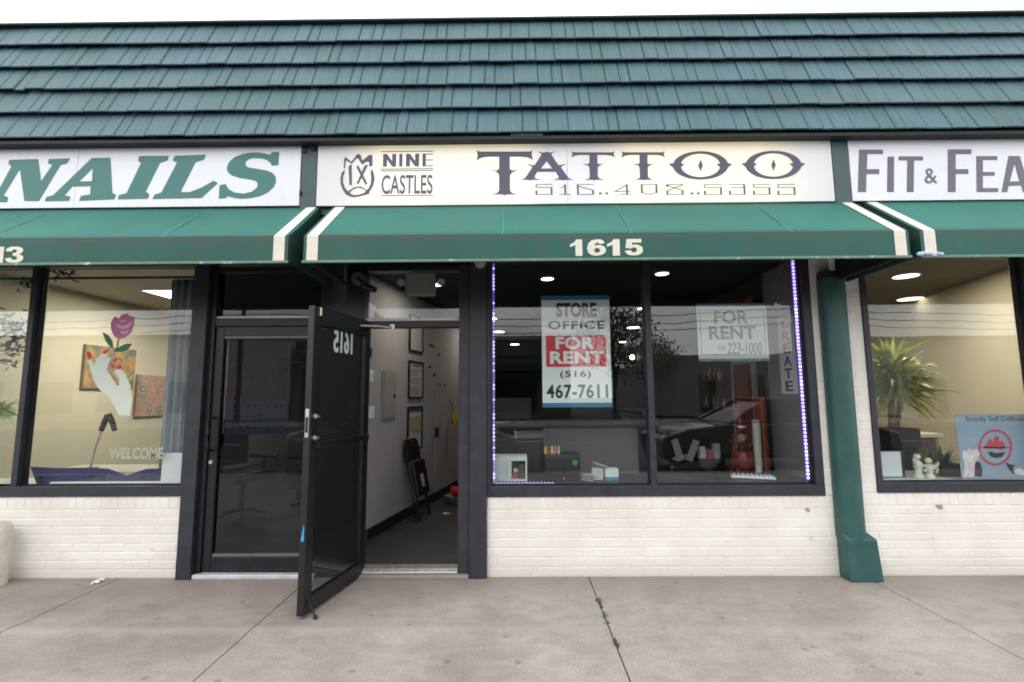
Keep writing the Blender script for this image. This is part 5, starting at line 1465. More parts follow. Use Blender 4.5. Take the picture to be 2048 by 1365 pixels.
# red bag and shallow grey tray at the end of the corridor
m_ = MB()
q = random.Random(9)
for k in range(6):
    m_.ball((-0.745 + q.uniform(-.05, .05), 2.35 + q.uniform(-.05, .05), FL + .10 + q.uniform(0, .08)), q.uniform(.04, .065), 1.1, .9, .8, 12, 8)
tag(m_.build("red_bag", pmat("red_cloth", (0.50, 0.012, 0.015), 0.7, var=0.3, scale=14), None, smooth=True), "crumpled red bag in a tray at the end of the corridor", "bag")
tag(MB().lathe((-0.745, 2.35, FL), [(.10, 0.0), (.15, .05), (.165, .09), (.155, .09), (.09, .02)], 28).build("tray", pmat("grey_tray", (0.20, 0.21, 0.19), 0.5), None, smooth=True), "round shallow grey tray under the red bag", "tray")
for k, (x_, y_) in enumerate(((-0.80, 1.75), (-0.53, 1.55))):
    M_ = Matrix.Translation((x_, y_, FL + .004)) @ Matrix.Rotation(k, 4, 'Z')
    tag(MB(M_).add([(-.04, -.02, 0), (.035, -.025, .006), (.045, .02, 0), (-.03, .025, .008), (-.04, -.02, .002), (.035, -.025, .008), (.045, .02, .002), (-.03, .025, .010)], [(3, 2, 1, 0), (4, 5, 6, 7), (0, 1, 5, 4), (1, 2, 6, 5), (2, 3, 7, 6), (3, 0, 4, 7)]).build("paper_scrap", PAPER, None), ("pale scrap on the corridor floor by the folding chair", "pale scrap out on the dark corridor floor")[k], "litter")
t = thing("hanging_cap", "yellow and dark red cap hanging on the corridor wall by the doorway's right edge", "cap", (-0.865, 2.95, 0.98))
part("body", MB().lathe((-0.865, 2.95, 0.98), [(.02, .20), (.035, .17), (.045, .11), (.048, .05), (.04, 0.0)], 14), floral("yellow_red_cloth", [(0.05, 0.02, 0.02), (0.5, 0.33, 0.04), (0.55, 0.36, 0.05), (0.35, 0.03, 0.02)], 9), t, smooth=True)
part("loop", MB().tube([(-0.865, 2.95, 1.175), (-0.93, 2.96, 1.31), (-0.955, 2.96, 1.34)], .006), BLKM, t)

# ------------------------------------------------------------------ tattoo shop front room
t = thing("reception_desk", "long reception desk with a grey front panel and black top", "desk", (0.75, 1.3, FL))
part("front_panel", MB().box(0.27, 1.25, 1.19, 1.22, 0.49, 1.055), pmat("desk_grey", (0.22, 0.21, 0.215), 0.6, var=0.05), t, bevel=0.003)
part("top", MB().box(-0.28, 1.30, 1.15, 1.75, 1.056, 1.090), BLKP, t, bevel=0.004)
for x_ in (-0.25, 1.255):
    part("leg", MB().box(x_, x_ + .04, 1.20, 1.70, FL, 1.055), BLKP, t)
t = thing("black_cabinet", "tall black cabinet standing left of the grey desk panel", "cabinet", (0.03, 0.85, FL))
part("body", MB().box(-0.24, 0.24, 0.70, 1.05, FL, 0.985), BLKP, t, bevel=0.006)
part("top", MB().box(-0.02, 0.26, 0.68, 1.07, 0.986, 1.03), pmat("dark_grey_top", (0.16, 0.165, 0.17), 0.35), t, bevel=0.006)
part("drawer", MB().box(-0.22, 0.22, 0.682, 0.699, 0.66, 0.95), pmat("charcoal_drawer", (0.022, 0.022, 0.026), 0.4), t, bevel=0.003)
t = thing("mini_fridge", "black box fridge with a green dot sticker on the window ledge", "fridge", (0.38, 0.35, 0.678))
part("body", MB().box(0.235, 0.525, 0.20, 0.50, 0.679, 0.872), pmat("fridge_black", (0.006, 0.006, 0.007), 0.3), t, bevel=0.006)
part("top", MB().box(0.235, 0.53, 0.195, 0.505, 0.8725, 0.892), pmat("fridge_top", (0.035, 0.035, 0.04), 0.4), t, bevel=0.004)
part("sticker", MB().tube([(0.482, 0.1995, 0.832), (0.482, 0.198, 0.832)], 0.022, 20), pmat("green_sticker", (0.03, 0.28, 0.10), 0.5), t)
part("indicator", MB().tube([(0.388, 0.1995, 0.705), (0.388, 0.197, 0.705)], 0.003, 8), emat("red_indicator", (1, .02, .01), 3), t)
t = thing("ornament_group", "little red, yellow and white ornaments on the black fridge", "ornaments", (0.27, 0.3, 0.892))
q = random.Random(12)
for k, (c_, sz) in enumerate((((0.55, 0.42, 0.05), .022), ((0.35, 0.05, 0.03), .028), ((0.6, 0.58, 0.5), .020), ((0.5, 0.36, 0.08), .018), ((0.62, 0.5, 0.5), .018))):
    x_ = 0.245 + .028 * k
    part("figure", MB().lathe((x_, 0.30, 0.893), [(sz * .6, 0), (sz * .7, .02), (sz * .35, .035), (sz * .5, .05), (sz * .2, .065)], 12), pmat("ornament_%s" % "abcde"[k], c_, 0.5), t, smooth=True)
t = thing("white_cabinet", "small white open cabinet with boxes inside at the window's left corner", "cabinet", (-0.07, 0.3, 0.678))
part("carcass", MB().box(-0.195, 0.085, 0.22, 0.42, 0.845, 0.880).box(-0.195, 0.085, 0.22, 0.42, 0.679, 0.695).box(-0.195, -0.045, 0.22, 0.42, 0.6955, 0.8445).box(0.070, 0.085, 0.22, 0.42, 0.6955, 0.8445).box(-0.045, 0.07, 0.40, 0.42, 0.6955, 0.8445), pmat("pale_cabinet_paint", (0.60, 0.66, 0.62), 0.5, var=0.05), t, bevel=0.002)
part("door_line", MB().box(-0.085, -0.081, 0.2185, 0.2199, 0.70, 0.842), pmat("cabinet_gap", (0.2, 0.22, 0.2), 0.6), t)
for k, (c_, x_, w_, h_) in enumerate((((0.45, 0.08, 0.06), -0.04, .05, .05), ((0.10, 0.07, 0.05), .015, .05, .12), ((0.5, 0.42, 0.36), -0.03, .04, .03))):
    o = MB().box(x_, x_ + w_, 0.26 - .02 * k, 0.34, 0.696 + (.055 if k == 2 else 0), 0.696 + h_ + (.055 if k == 2 else 0)).build("small_box", pmat("small_box_%s" % "abc"[k], c_, 0.6, var=0.2, scale=30), None, bevel=0.002)
    tag(o, ("small red box inside the white cabinet", "small dark brown box inside the white cabinet", "small tan box on top of the red box in the cabinet")[k], "box")
def cardboard(label, x0, x1, y0, y1, z0, z1, m_, rot=0):
    c_ = Vector(((x0 + x1) / 2, (y0 + y1) / 2, 0))
    M_ = Matrix.Translation(c_) @ Matrix.Rotation(rot, 4, 'Z') @ Matrix.Translation(-c_)
    o = MB(M_).box(x0, x1, y0, y1, z0, z1).build("small_box", m_, None, bevel=0.003)
    return tag(o, label, "box")
o = cardboard("white carton with a blue lower band on the window ledge", 0.735, 0.845, 0.24, 0.32, 0.705, 0.775, PAPER, 0.1)
o2 = MB().box(0.735, 0.845, 0.238, 0.30, 0.680, 0.704)
part("blue_band", o2, pmat("carton_blue", (0.03, 0.28, 0.50), 0.5), o)
cardboard("plain white carton between the fridge and the blue banded carton", 0.635, 0.728, 0.26, 0.36, 0.679, 0.778, pmat("offwhite_carton", (0.52, 0.51, 0.50), 0.6), -0.1)
t = thing("paper_stack", "loose grey papers heaped beside the black fridge", "papers", (0.59, 0.28, 0.678))
q = random.Random(21)
for k in range(4):
    M_ = Matrix.Translation((0.585, 0.25, 0.682 + .014 * k)) @ Matrix.Rotation(q.uniform(-.5, .5), 4, 'Z') @ Matrix.Rotation(q.uniform(-.12, .12), 4, 'Y')
    part("sheet", MB(M_).box(-.055, .055, -.04, .04, 0, .006), pmat("grey_paper", (0.42, 0.41, 0.44), 0.7, var=0.15), t)
M_ = Matrix.Translation((0.70, 0.28, 0.800)) @ Matrix.Rotation(.3, 4, 'Y')
tag(MB(M_).box(-.06, .06, -.04, .04, 0, .008).build("booklet", pmat("pale_booklet", (0.5, 0.5, 0.52), 0.6), None), "pale booklet tilted on top of the white cartons", "booklet")
t = thing("vent_tray", "white slatted tray lying on the ledge at the right", "tray", (2.02, 0.3, 0.678))
TM = Matrix.Translation((1.985, 0.30, 0.684)) @ Matrix.Rotation(-0.35, 4, 'Z')
part("body", MB(TM).box(-.17, .17, -.055, .055, 0, .018), WHITE, t, bevel=0.006)
for k in range(9):
    part("slat", MB(TM).box(-.15 + k * .034, -.132 + k * .034, -.05, .05, .0185, .030), WHITE, t)

# right side of the front room
t = thing("letter_banner", "narrow white banner with stacked letters spelling create on the right wall", "banner", (2.42, 0.44, 1.385))
part("panel", MB().box(2.418, 2.4225, 0.30, 0.56, 1.385, 2.08), WHITE, t)
cols_ = [RED, RED, BLACK, pmat("blue_letter", (0.03, 0.14, 0.36), 0.5), pmat("slate_letter", (0.10, 0.10, 0.14), 0.5), pmat("plum_letter", (0.16, 0.08, 0.14), 0.5)]
for k, ch in enumerate("CREATE"):
    zt = 2.06 - k * .112
    m_ = MB()
    fit_text(m_, ch, (0.37, 0.49, zt - .092, zt), 0.0, bold=0.03, depth=.0015, fn=lambda a, y, z: (2.4178 + y, 0.86 - a, z))
    part("letter", m_, cols_[k], t)
def cloth(name, label, cat, x0, x1, y0, y1, z0, z1, mat, waves, amp, flare=0.0):
    vs_, fs = [], []
    n, m = 40, 8
    for i in range(n + 1):
        u = i / n
        for j in range(m + 1):
            v = j / m
            w_ = amp * math.sin(u * waves * 6.283 + .6 * math.sin(v * 3))
            dx, dy = (x1 - x0), (y1 - y0)
            L_ = math.hypot(dx, dy)
            px_, py_ = x0 + dx * u * (1 + flare * (1 - v)), y0 + dy * u * (1 + flare * (1 - v))
            vs_.append((px_ - dy / L_ * w_, py_ + dx / L_ * w_, z0 + (z1 - z0) * v))
    for i in range(n):
        for j in range(m):
            k = i * (m + 1) + j
            fs.append((k, k + m + 1, k + m + 2, k + 1))
    o = MB().add(vs_, fs).build(name, mat, None, smooth=True)
    s_ = o.modifiers.new("cloth", 'SOLIDIFY')
    s_.thickness = 0.004
    return tag(o, label, cat)
cloth("orange_drape", "rust orange drape hanging low at the right side of the shop", "drape", 2.28, 2.39, 0.62, 1.00, FL + .2, 1.36, pmat("rust_cloth", (0.26, 0.05, 0.02), 0.8, var=0.25, scale=9), 3.5, .025)
t = thing("red_door", "dark red door panel behind the orange drape", "door", (2.42, 2.1, FL))
t['kind'] = 'structure'
part("leaf", MB().box(2.40, 2.429, 1.08, 1.48, FL, 1.70), pmat("dark_red_paint", (0.16, 0.012, 0.010), 0.5, var=0.2), t)
part("trim", MB().box(2.395, 2.429, 1.02, 1.075, FL, 1.76).box(2.395, 2.429, 1.485, 1.54, FL, 1.76).box(2.395, 2.429, 1.0755, 1.4845, 1.70, 1.76), pmat("pale_door_trim", (0.35, 0.33, 0.31), 0.6), t)
t = thing("floor_lamp", "white cylinder lamp standing in front of the orange drape", "lamp", (2.185, 0.70, FL))
part("cylinder", MB().cyl((2.235, 0.70), 0.035, 0.72, 1.12, 24), pmat("offwhite_cylinder", (0.56, 0.55, 0.50), 0.5), t, smooth=True)
part("cap", MB().cyl((2.235, 0.70), 0.040, 1.121, 1.15, 24), pmat("glass_cap", (0.3, 0.32, 0.3), 0.2), t, smooth=True)
part("stand", MB().cyl((2.235, 0.70), 0.03, FL, 0.719, 16), WHITE, t, smooth=True)
t = thing("gumball_machine", "small red machine with a glass globe beside the white cylinder", "gumball machine", (2.10, 0.72, FL))
part("base", MB().lathe((2.10, 0.72, FL), [(.07, 0), (.02, .03), (.02, .64), (.075, .65), (.085, .70), (.085, .78), (.07, .80)], 24), pmat("dull_red_enamel", (0.20, 0.022, 0.022), .35, var=.2), t, smooth=True)
part("globe", MB().ball((2.10, 0.72, 0.98), .105, 1, 1, 1, 20, 12), GLASS, t, smooth=True)
part("lid", MB().cyl((2.10, 0.72), .05, 1.075, 1.095, 20), ALU, t, smooth=True)
t = thing("wall_sconce", "small glowing wall lamp seen just right of the window mullion", "wall lamp", (2.40, 5.96, 2.12))
part("globe", MB().ball((2.36, 5.96, 2.14), .05), LAMP, t, smooth=True)
part("mount", MB().box(2.40, 2.429, 5.92, 6.0, 2.08, 2.20), BLKM, t)
t = thing("monitor", "black monitor on the desk top behind the tall black cabinet", "monitor", (-0.05, 1.4, 1.09))
part("screen", MB().box(-0.24, 0.16, 1.38, 1.41, 1.13, 1.36), BLKP, t, bevel=.006)
part("stand", MB().box(-0.07, -0.01, 1.415, 1.44, 1.10, 1.25).box(-0.14, 0.06, 1.33, 1.5, 1.0905, 1.099), BLKM, t)
t = thing("office_chair", "black office chair half hidden by the window mullion", "chair", (1.32, 1.0, FL))
part("seat", MB().box(1.10, 1.52, .85, 1.25, .46, .54), BLKP, t, bevel=.03)
part("backrest", MB().box(1.12, 1.50, 1.24, 1.31, .58, 1.16), BLKP, t, bevel=.03)
part("column", MB().cyl((1.31, 1.05), .028, FL + .06, .459, 14), BLKM, t, smooth=True)
m_ = MB()
for k in range(5):
    m_.tube([(1.31, 1.05, FL + .08), (1.31 + .26 * math.cos(k * 1.2566), 1.05 + .26 * math.sin(k * 1.2566), FL + .03)], .018)
part("star_base", m_, BLKM, t, smooth=True)
t = thing("easel_card", "white angled display card propped on the dark tattoo chair", "card", (1.60, 1.1, .75))
for sx_, rot_ in ((1.66, .28), (1.74, -.40)):
    part("leaf", MB(Matrix.Translation((sx_, 1.12, .72)) @ Matrix.Rotation(-rot_, 4, 'Y')).box(-.035, .035, -.003, .003, 0, .22), pmat("card_grey_white", (0.24, 0.24, 0.27), .6), t)
t = thing("tripod", "thin dark orange tripod legs standing before the orange drape", "tripod", (2.2, .95, FL))
for k in range(3):
    a = k * 2.094 + .4
    part("leg", MB().tube([(2.2, .98, 1.28), (2.2 + .17 * math.cos(a), .98 + .17 * math.sin(a), FL)], .012), pmat("rust_metal", (0.30, 0.07, 0.03), .5), t, smooth=True)
m_ = MB()
q = random.Random(77)
for k in range(3):
    p_ = [(1.15 + .12 * i, .32 + .06 * math.sin(i * 1.3 + k * 2) + .04 * k, .683) for i in range(8)]
    o = MB().tube(p_, .006, 6).build("cable", BLKP, None, smooth=True)
    tag(o, ("black cable snaking along the front of the dark ledge", "black cable lying in the middle of the dark ledge", "black cable nearest the room on the dark ledge")[k], "cable")
# shelves and clutter against the dark side wall of the front room
t = thing("wall_shelf", "dark two board wall shelf below the faded rent sign", "shelf", (2.33, 1.9, 1.2))
for z_ in (1.20, 1.52):
    part("board", MB().box(2.25, 2.429, 1.56, 2.30, z_, z_ + .025), BLKP, t)
q = random.Random(41)
for k in range(12):
    c_ = ((0.36, 0.05, 0.03), (0.42, 0.20, 0.05), (0.35, 0.33, 0.30), (0.05, 0.10, 0.20))[k % 4]
    zz = 1.2255 if k % 2 else 1.5455
    hh = q.uniform(.09, .17)
    o = MB().lathe((2.33 + q.uniform(-.03, .03), 1.60 + .058 * k, zz), [(.020, 0), (.022, hh * .6), (.010, hh * .75), (.010, hh)], 12).build("ink_bottle", pmat("bottle_%d" % (k % 4), c_, .35), None, smooth=True)
    tag(o, "small coloured bottle in the row on the dark wall shelf", "bottle", "bottles on the wall shelf")
t = thing("tool_cart", "small black cart with white and red boxes beside the tattoo chair", "cart", (1.98, 1.25, FL))
part("tray", MB().box(1.86, 2.12, 1.15, 1.45, .70, .73).box(1.86, 2.12, 1.15, 1.45, .40, .43), BLKM, t)
for x_ in (1.865, 2.095):
    for y_ in (1.155, 1.425):
        part("leg", MB().box(x_, x_ + .02, y_, y_ + .02, FL, .699), BLKM, t)
for k, (x_, h_, c_) in enumerate(((1.88, .12, (0.5, 0.5, 0.48)), (1.96, .08, (0.36, 0.04, 0.03)), (2.03, .15, (0.42, 0.42, 0.44)))):
    o = MB().box(x_, x_ + .06, 1.19, 1.26, .7305, .73 + h_).build("small_box", pmat("cart_box_%d" % k, c_, .5, var=.2, scale=30), None, bevel=.003)
    tag(o, ("off white box on the left of the black cart", "small dull red box in the middle of the black cart", "tall pale grey box on the right of the black cart")[k], "box")
cloth("draped_banner", "dark red banner draped slantwise high on the right wall", "banner", 2.34, 2.41, 0.82, 1.6, 1.95, 2.35, pmat("wine_cloth", (0.26, 0.04, 0.02), .8, var=.4, scale=8), 2.5, .02)
t = thing("tattoo_chair", "black padded tattoo chair in the middle of the front room", "chair", (1.75, 1.5, FL))
TC = Matrix.Translation((1.75, 1.35, FL)) @ Matrix.Rotation(0.25, 4, 'Z')
part("seat", MB(TC).box(-.32, .28, -.28, .28, .52, .64), BLKP, t, bevel=0.04)
part("backrest", MB(TC @ Matrix.Translation((-.33, 0, .60)) @ Matrix.Rotation(-0.35, 4, 'Y')).box(-.06, .06, -.26, .26, 0, .62), BLKP, t, bevel=0.04)
part("leg_rest", MB(TC @ Matrix.Translation((.30, 0, .60)) @ Matrix.Rotation(0.6, 4, 'Y')).box(0, .45, -.22, .22, -.08, 0), BLKP, t, bevel=0.03)
part("pedestal", MB(TC).cyl((0, 0), .06, .04, .52, 20).cyl((0, 0), .28, 0, .04, 28), BLKM, t, smooth=True)
M_ = Matrix.Translation((1.72, 1.22, FL + .66)) @ Matrix.Rotation(.5, 4, 'Z')
m_ = MB(M_)
for k in range(4):
    m_.ball((-.09 + .06 * k, .02 * (k % 2), .012 + .012 * (k % 2)), .055, 1.2, .8, .45, 10, 7)
tag(m_.build("yellow_cloth", pmat("pale_yellow_cloth", (0.5, 0.40, 0.14), 0.8, var=0.4, scale=25), None, smooth=True), "crumpled pale yellow cloth on the black tattoo chair", "cloth")

# ------------------------------------------------------------------ nail salon
cloth("window_curtain", "grey blue striped curtain at the right end of the salon window", "curtain", -2.965, -2.645, 0.17, 0.17, 0.70, 2.40, pmat("grey_blue_cloth", (0.30, 0.32, 0.36), 0.8, var=0.45, scale=4, stretch=(18, 1, .6)), 5, .018)
t = thing("curtain_rail", "thin black rail along the top of the salon window", "rail", (-4.0, 0.16, 2.41))
part("rod", MB().tube([(-5.1, 0.16, 2.415), (-2.66, 0.16, 2.415)], .011), BLKM, t, smooth=True)
for x_ in (-5.1, -2.66):
    part("finial", MB().ball((x_, .16, 2.415), .02), BLKM, t, smooth=True)
def garland(x, z, s, label, seed):
    q_ = random.Random(seed)
    m_ = MB()
    for k in range(70):
        c_ = Vector((x + q_.gauss(0, s), 0.18 + q_.gauss(0, .03), z + q_.gauss(0, s * .55)))
        d_ = Vector((q_.gauss(0, 1), q_.gauss(0, 1), q_.gauss(0, 1))).normalized() * .022
        e_ = d_.cross(Vector((q_.gauss(0, 1), q_.gauss(0, 1), q_.gauss(0, 1)))).normalized() * .009
        m_.add([c_ - d_, c_ + e_, c_ + d_, c_ - e_], [(0, 1, 2, 3)])
    tag(m_.build("garland", pmat("dark_garland", (0.025, 0.028, 0.022), 0.8, var=0.3), None), label, "garland")
garland(-3.93, 2.46, .055, "dark leafy garland on the rail right of the salon mullion", 1)
garland(-4.22, 2.39, .05, "dark leafy garland on the rail left of the salon mullion", 2)

# pictures on the side wall (x = -5.2, facing +X)
def picture(label, y0, y1, z0, z1, mat):
    t = thing("canvas_picture", label, "picture", (-5.19, (y0 + y1) / 2, z0), "pictures on the salon side wall")
    part("canvas", MB().box(-5.199, -5.165, y0, y1, z0, z1), mat, t, bevel=0.003)
    part("edge", MB().box(-5.199, -5.170, y0 - .012, y0 - .001, z0, z1).box(-5.199, -5.170, y1 + .001, y1 + .012, z0, z1), pmat("canvas_edge", (0.20, 0.14, 0.08), 0.7), t)
picture("orange and teal canvas picture behind the white hand", 1.86, 2.62, 1.50, 2.03, floral("orange_teal_print", [(0.10, 0.06, 0.03), (0.55, 0.28, 0.05), (0.25, 0.18, 0.10), (0.10, 0.16, 0.14), (0.5, 0.35, 0.12)], 5))
picture("pink and grey floral canvas picture beside the curtain", 2.70, 3.26, 1.13, 1.70, floral("pink_floral_print", [(0.16, 0.20, 0.20), (0.5, 0.40, 0.26), (0.55, 0.20, 0.16), (0.45, 0.34, 0.22), (0.10, 0.16, 0.20), (0.6, 0.5, 0.4)], 7))
t = thing("wall_hanging", "bunch of dark and pale dried flowers hung at the picture's left edge", "wall hanging", (-4.50, 0.35, 1.95))
q = random.Random(31)
for nm_, mt_, n_ in (("dark_leaves", pmat("dried_leaf", (0.05, 0.045, 0.035), 0.8, var=0.4), 90), ("pale_petals", pmat("dried_petal", (0.42, 0.38, 0.38), 0.8, var=0.3), 60)):
    m_ = MB()
    for k in range(n_):
        c_ = Vector((-4.50 + q.gauss(0, .055), 0.35 + q.gauss(0, .06), 1.92 + q.gauss(0, .12)))
        d_ = Vector((q.gauss(0, 1), q.gauss(0, 1), q.gauss(0, 1))).normalized() * .035
        e_ = d_.cross(Vector((q.gauss(0, 1), q.gauss(0, 1), q.gauss(0, 1)))).normalized() * .014
        m_.add([c_ - d_, c_ + e_, c_ + d_, c_ - e_], [(0, 1, 2, 3)])
    part(nm_, m_, mt_, t)

def leafy(name, label, cat, base, n, L, wdt, seed, mat, up=(0.2, 1.0), droop=0.6, pot=None, trunk=None, offs=0.0, group=None, twist=1.0):
    q_ = random.Random(seed)
    t_ = thing(name, label, cat, base, group)
    m_ = MB()
    top_ = Vector(base)
    for k in range(n):
        az = q_.uniform(0, 2 * math.pi)
        el = q_.uniform(*up)
        ln = L * q_.uniform(.65, 1.1)
        wd = wdt * q_.uniform(.7, 1.15)
        p = top_ + Vector((q_.gauss(0, .02), q_.gauss(0, .02), q_.uniform(-offs, offs * .3)))
        d = Vector((math.cos(az) * math.cos(el), math.sin(az) * math.cos(el), math.sin(el)))
        side = d.cross(Vector((0, 0, 1))).normalized()
        pts_ = []
        seg = 6
        for s_ in range(seg + 1):
            f_ = s_ / seg
            ww = wd * (0.55 + .45 * math.sin(min(1, f_ * 1.6) * math.pi / 2)) * (1 - f_ ** 2.2)
            pts_.append((p.copy(), ww))
            d = (d + Vector((0, 0, -droop * f_ / seg * 2.2))).normalized()
            p = p + d * (ln / seg)
        base_i = []
        vs_ = []
        for (c_, ww) in pts_:
            vs_ += [c_ - side * ww, c_ + Vector((0, 0, -ww * .35)), c_ + side * ww]
        fs_ = []
        for s_ in range(seg):
            a_ = s_ * 3
            fs_ += [(a_, a_ + 3, a_ + 4, a_ + 1), (a_ + 1, a_ + 4, a_ + 5, a_ + 2)]
        m_.add(vs_, fs_)
    part("foliage", m_, mat, t_)
    return t_
GREENL = leafmat("yucca_green", (0.26, 0.36, 0.07), (0.55, 0.58, 0.20))
GREEND = pmat("leaf_green", (0.07, 0.13, 0.035), 0.5, var=0.4, scale=12)
leafy("trailing_plant", "green leafy plant cut off by the photo's left edge", "plant", (-4.60, 0.40, 1.30), 70, .17, .030, 5, GREENL, (-.9, .9), .6)
# hand and rose decal on the inside of the salon glass (flat sticker)
t = thing("window_decal", "large sticker of a white hand with red nails holding a pink rose", "window decal", (-3.30, 0.0505, 1.31))
for k, (nm_, key, mt_) in enumerate((("hand", 'decal_hand', pmat("decal_white", (0.66, 0.72, 0.64), 0.5, var=0.06)), ("leaves", 'decal_leaf', pmat("decal_green", (0.02, 0.14, 0.06), 0.5)), ("bloom", 'decal_bloom', pmat("decal_pink", (0.52, 0.16, 0.36), 0.5, var=0.12)), ("petal_lines", 'decal_swirl', pmat("decal_pale_pink", (0.70, 0.42, 0.58), 0.5)), ("nails", 'decal_nail', RED))):
    m_ = MB()
    for lp in GL[key]:
        fill(m_, [lp], 0.0416 - .0004 * k, 0.0003)
    part(nm_, m_, mt_, t)
t = thing("window_lettering", "white welcome lettering stuck low on the salon window", "window lettering", (-3.07, 0.0505, 0.9))
m_ = MB()
fit_text(m_, "WELCOME", BOX['wel'], 0.052, bold=0.03, depth=0.0005)
part("letters", m_, pmat("decal_cream", (0.55, 0.55, 0.46), 0.5, var=.15, scale=20), t)
m_ = MB()
fill(m_, GL['banner'], 0.136, 0.006)
tag(m_.build("blue_banner", pmat("navy_cloth", (0.022, 0.026, 0.115), 0.7, var=0.2, scale=8), None), "navy blue cut banner standing along the salon window ledge", "banner")
o_ = [o for o in bpy.data.objects if o.name == "blue_banner"][0]
for x_ in (-3.905, -3.50, -3.40, -3.075, -2.985):
    part("clip", MB().box(x_, x_ + .03, .1240, .1295, .694, .765), BLKP, o_)
tag(MB().box(-3.80, -2.66, .105, .128, .691, .712).build("white_cloth", PAPER, None, bevel=.006), "rolled white cloth lying along the salon window ledge", "cloth")
m_ = MB()
fill(m_, GL['paper'], 0.102, 0.002)
tag(m_.build("notice_sheet", PAPER, None), "blank white notice sheet at the bottom right of the salon window", "notice")
# manicure lamp on a table behind the glass
t = thing("desk_lamp", "black bent desk lamp on a thin pale arm in the salon", "lamp", (-3.85, 0.55, 0.72))
part("arm", MB().tube([(-3.86, 0.55, 0.76), (-3.83, 0.55, 0.93), (-3.775, 0.55, 1.14)], .009), pmat("pale_metal", (0.5, 0.48, 0.42), 0.4, metal=0.5), t, smooth=True)
part("head", MB().tube([(-3.79, 0.55, 1.09), (-3.765, 0.55, 1.17), (-3.735, 0.55, 1.235)], .022, 12, .026).tube([(-3.735, 0.55, 1.235), (-3.70, 0.55, 1.18), (-3.665, 0.55, 1.09)], .026, 12, .020), BLKP, t, smooth=True)
part("base", MB().cyl((-3.86, 0.55), .06, .735, .76, 24), BLKP, t, bevel=.004)
t = thing("manicure_table", "pale manicure table behind the salon window", "table", (-3.6, 0.75, FL))
part("top", MB().box(-4.3, -3.1, 0.50, 0.95, 0.700, 0.734), pmat("table_cream", (0.5, 0.46, 0.38), 0.5), t, bevel=.005)
for x_ in (-4.25, -3.2):
    part("leg", MB().box(x_, x_ + .05, 0.55, 0.90, FL, 0.699), BLKP, t)
def chair(label, x, y, rz):
    t_ = thing("salon_chair", label, "chair", (x, y, FL), "salon chairs")
    M_ = Matrix.Translation((x, y, FL)) @ Matrix.Rotation(rz, 4, 'Z')
    part("seat", MB(M_).box(-.25, .25, -.24, .24, .42, .52), BLKP, t_, bevel=.03)
    part("backrest", MB(M_).box(-.24, .24, .20, .28, .56, .92), BLKP, t_, bevel=.03)
    part("column", MB(M_).cyl((0, 0), .03, .10, .42, 16), BLKM, t_, smooth=True)
    m2 = MB(M_)
    for k in range(5):
        a = k * 1.2566 + .3
        m2.tube([(0, 0, .10), (.26 * math.cos(a), .26 * math.sin(a), .05)], .018)
    part("star_base", m2, BLKM, t_, smooth=True)
    for s_ in (-1, 1):
        part("armrest", MB(M_).box(s_ * .27 - .03, s_ * .27 + .03, -.2, .2, .62, .66).box(s_ * .27 - .015, s_ * .27 + .015, -.02, .02, .5, .62), BLKP, t_, bevel=.01)
chair("black swivel salon chair seen through the closed glass door", -1.93, 1.05, 2.5)
chair("black salon chair beside the curtain, half hidden", -3.05, 1.6, 1.2)
t = thing("added_dark_screen", "added dark screen inside that darkens the view through the closed door", "screen", (-2.1, 2.3, FL))  # made-up screen, added to darken what shows through the door
part("panel", MB().box(-2.75, -1.62, 2.28, 2.32, FL + .05, 2.25), pmat("added_screen_dark", (0.035, 0.033, 0.036), .7, var=.2), t)  # panel of the added dark screen
for x_ in (-2.72, -1.68):
    part("foot", MB().box(x_, x_ + .04, 2.1, 2.5, FL, FL + .049), BLKM, t)
# poster on the closed door
t = thing("door_poster", "dark purple poster with a blue colour chart inside the closed door", "poster", (-2.16, 0.09, 1.09))
part("picture", MB().box(-2.385, -1.885, 0.082, 0.085, 1.3605, 1.872), floral("dusk_print", [(0.16, 0.13, 0.30), (0.34, 0.20, 0.42), (0.62, 0.20, 0.22), (0.22, 0.40, 0.75), (0.16, 0.13, 0.32), (0.62, 0.32, 0.3)], 3.2), t)
part("chart", MB().box(-2.385, -1.885, 0.082, 0.085, 1.085, 1.360), pmat("chart_blue", (0.36, 0.56, 0.85), 0.5, var=0.25, scale=5), t)
q = random.Random(8)
for r_ in range(3):
    for k in range(9):
        if (r_, k) in ((1, 0), (1, 6), (1, 7), (1, 8), (0, 0), (2, 0), (2, 5)):
            continue
        c_ = q.choice(((0.5, .03, .04), (0.45, .12, .10), (0.06, .30, .12), (0.25, .06, .3), (0.5, .3, .05)))
        xx, zz = -2.36 + .055 * k, 1.315 - .085 * r_
        part("colour_dot", MB().tube([(xx, .0818, zz), (xx, .0805, zz)], .017, 14), pmat("dot_%d" % int(c_[0] * 100 + c_[1] * 10), c_, .5, var=0), t)
t = thing("hours_sticker", "small pale lettered sticker at the closed door's upper right", "sticker", (-1.80, 0.05, 1.65))
m_ = MB()
for k in range(4):
    m_.box(-1.86 + .012 * (k % 2), -1.70, .0500, .0506, 1.80 - .045 * k, 1.812 - .045 * k)
m_.box(-1.765, -1.705, .0500, .0506, 1.620, 1.640)
part("print", m_, pmat("pale_print", (0.55, 0.56, 0.58), .5), t)

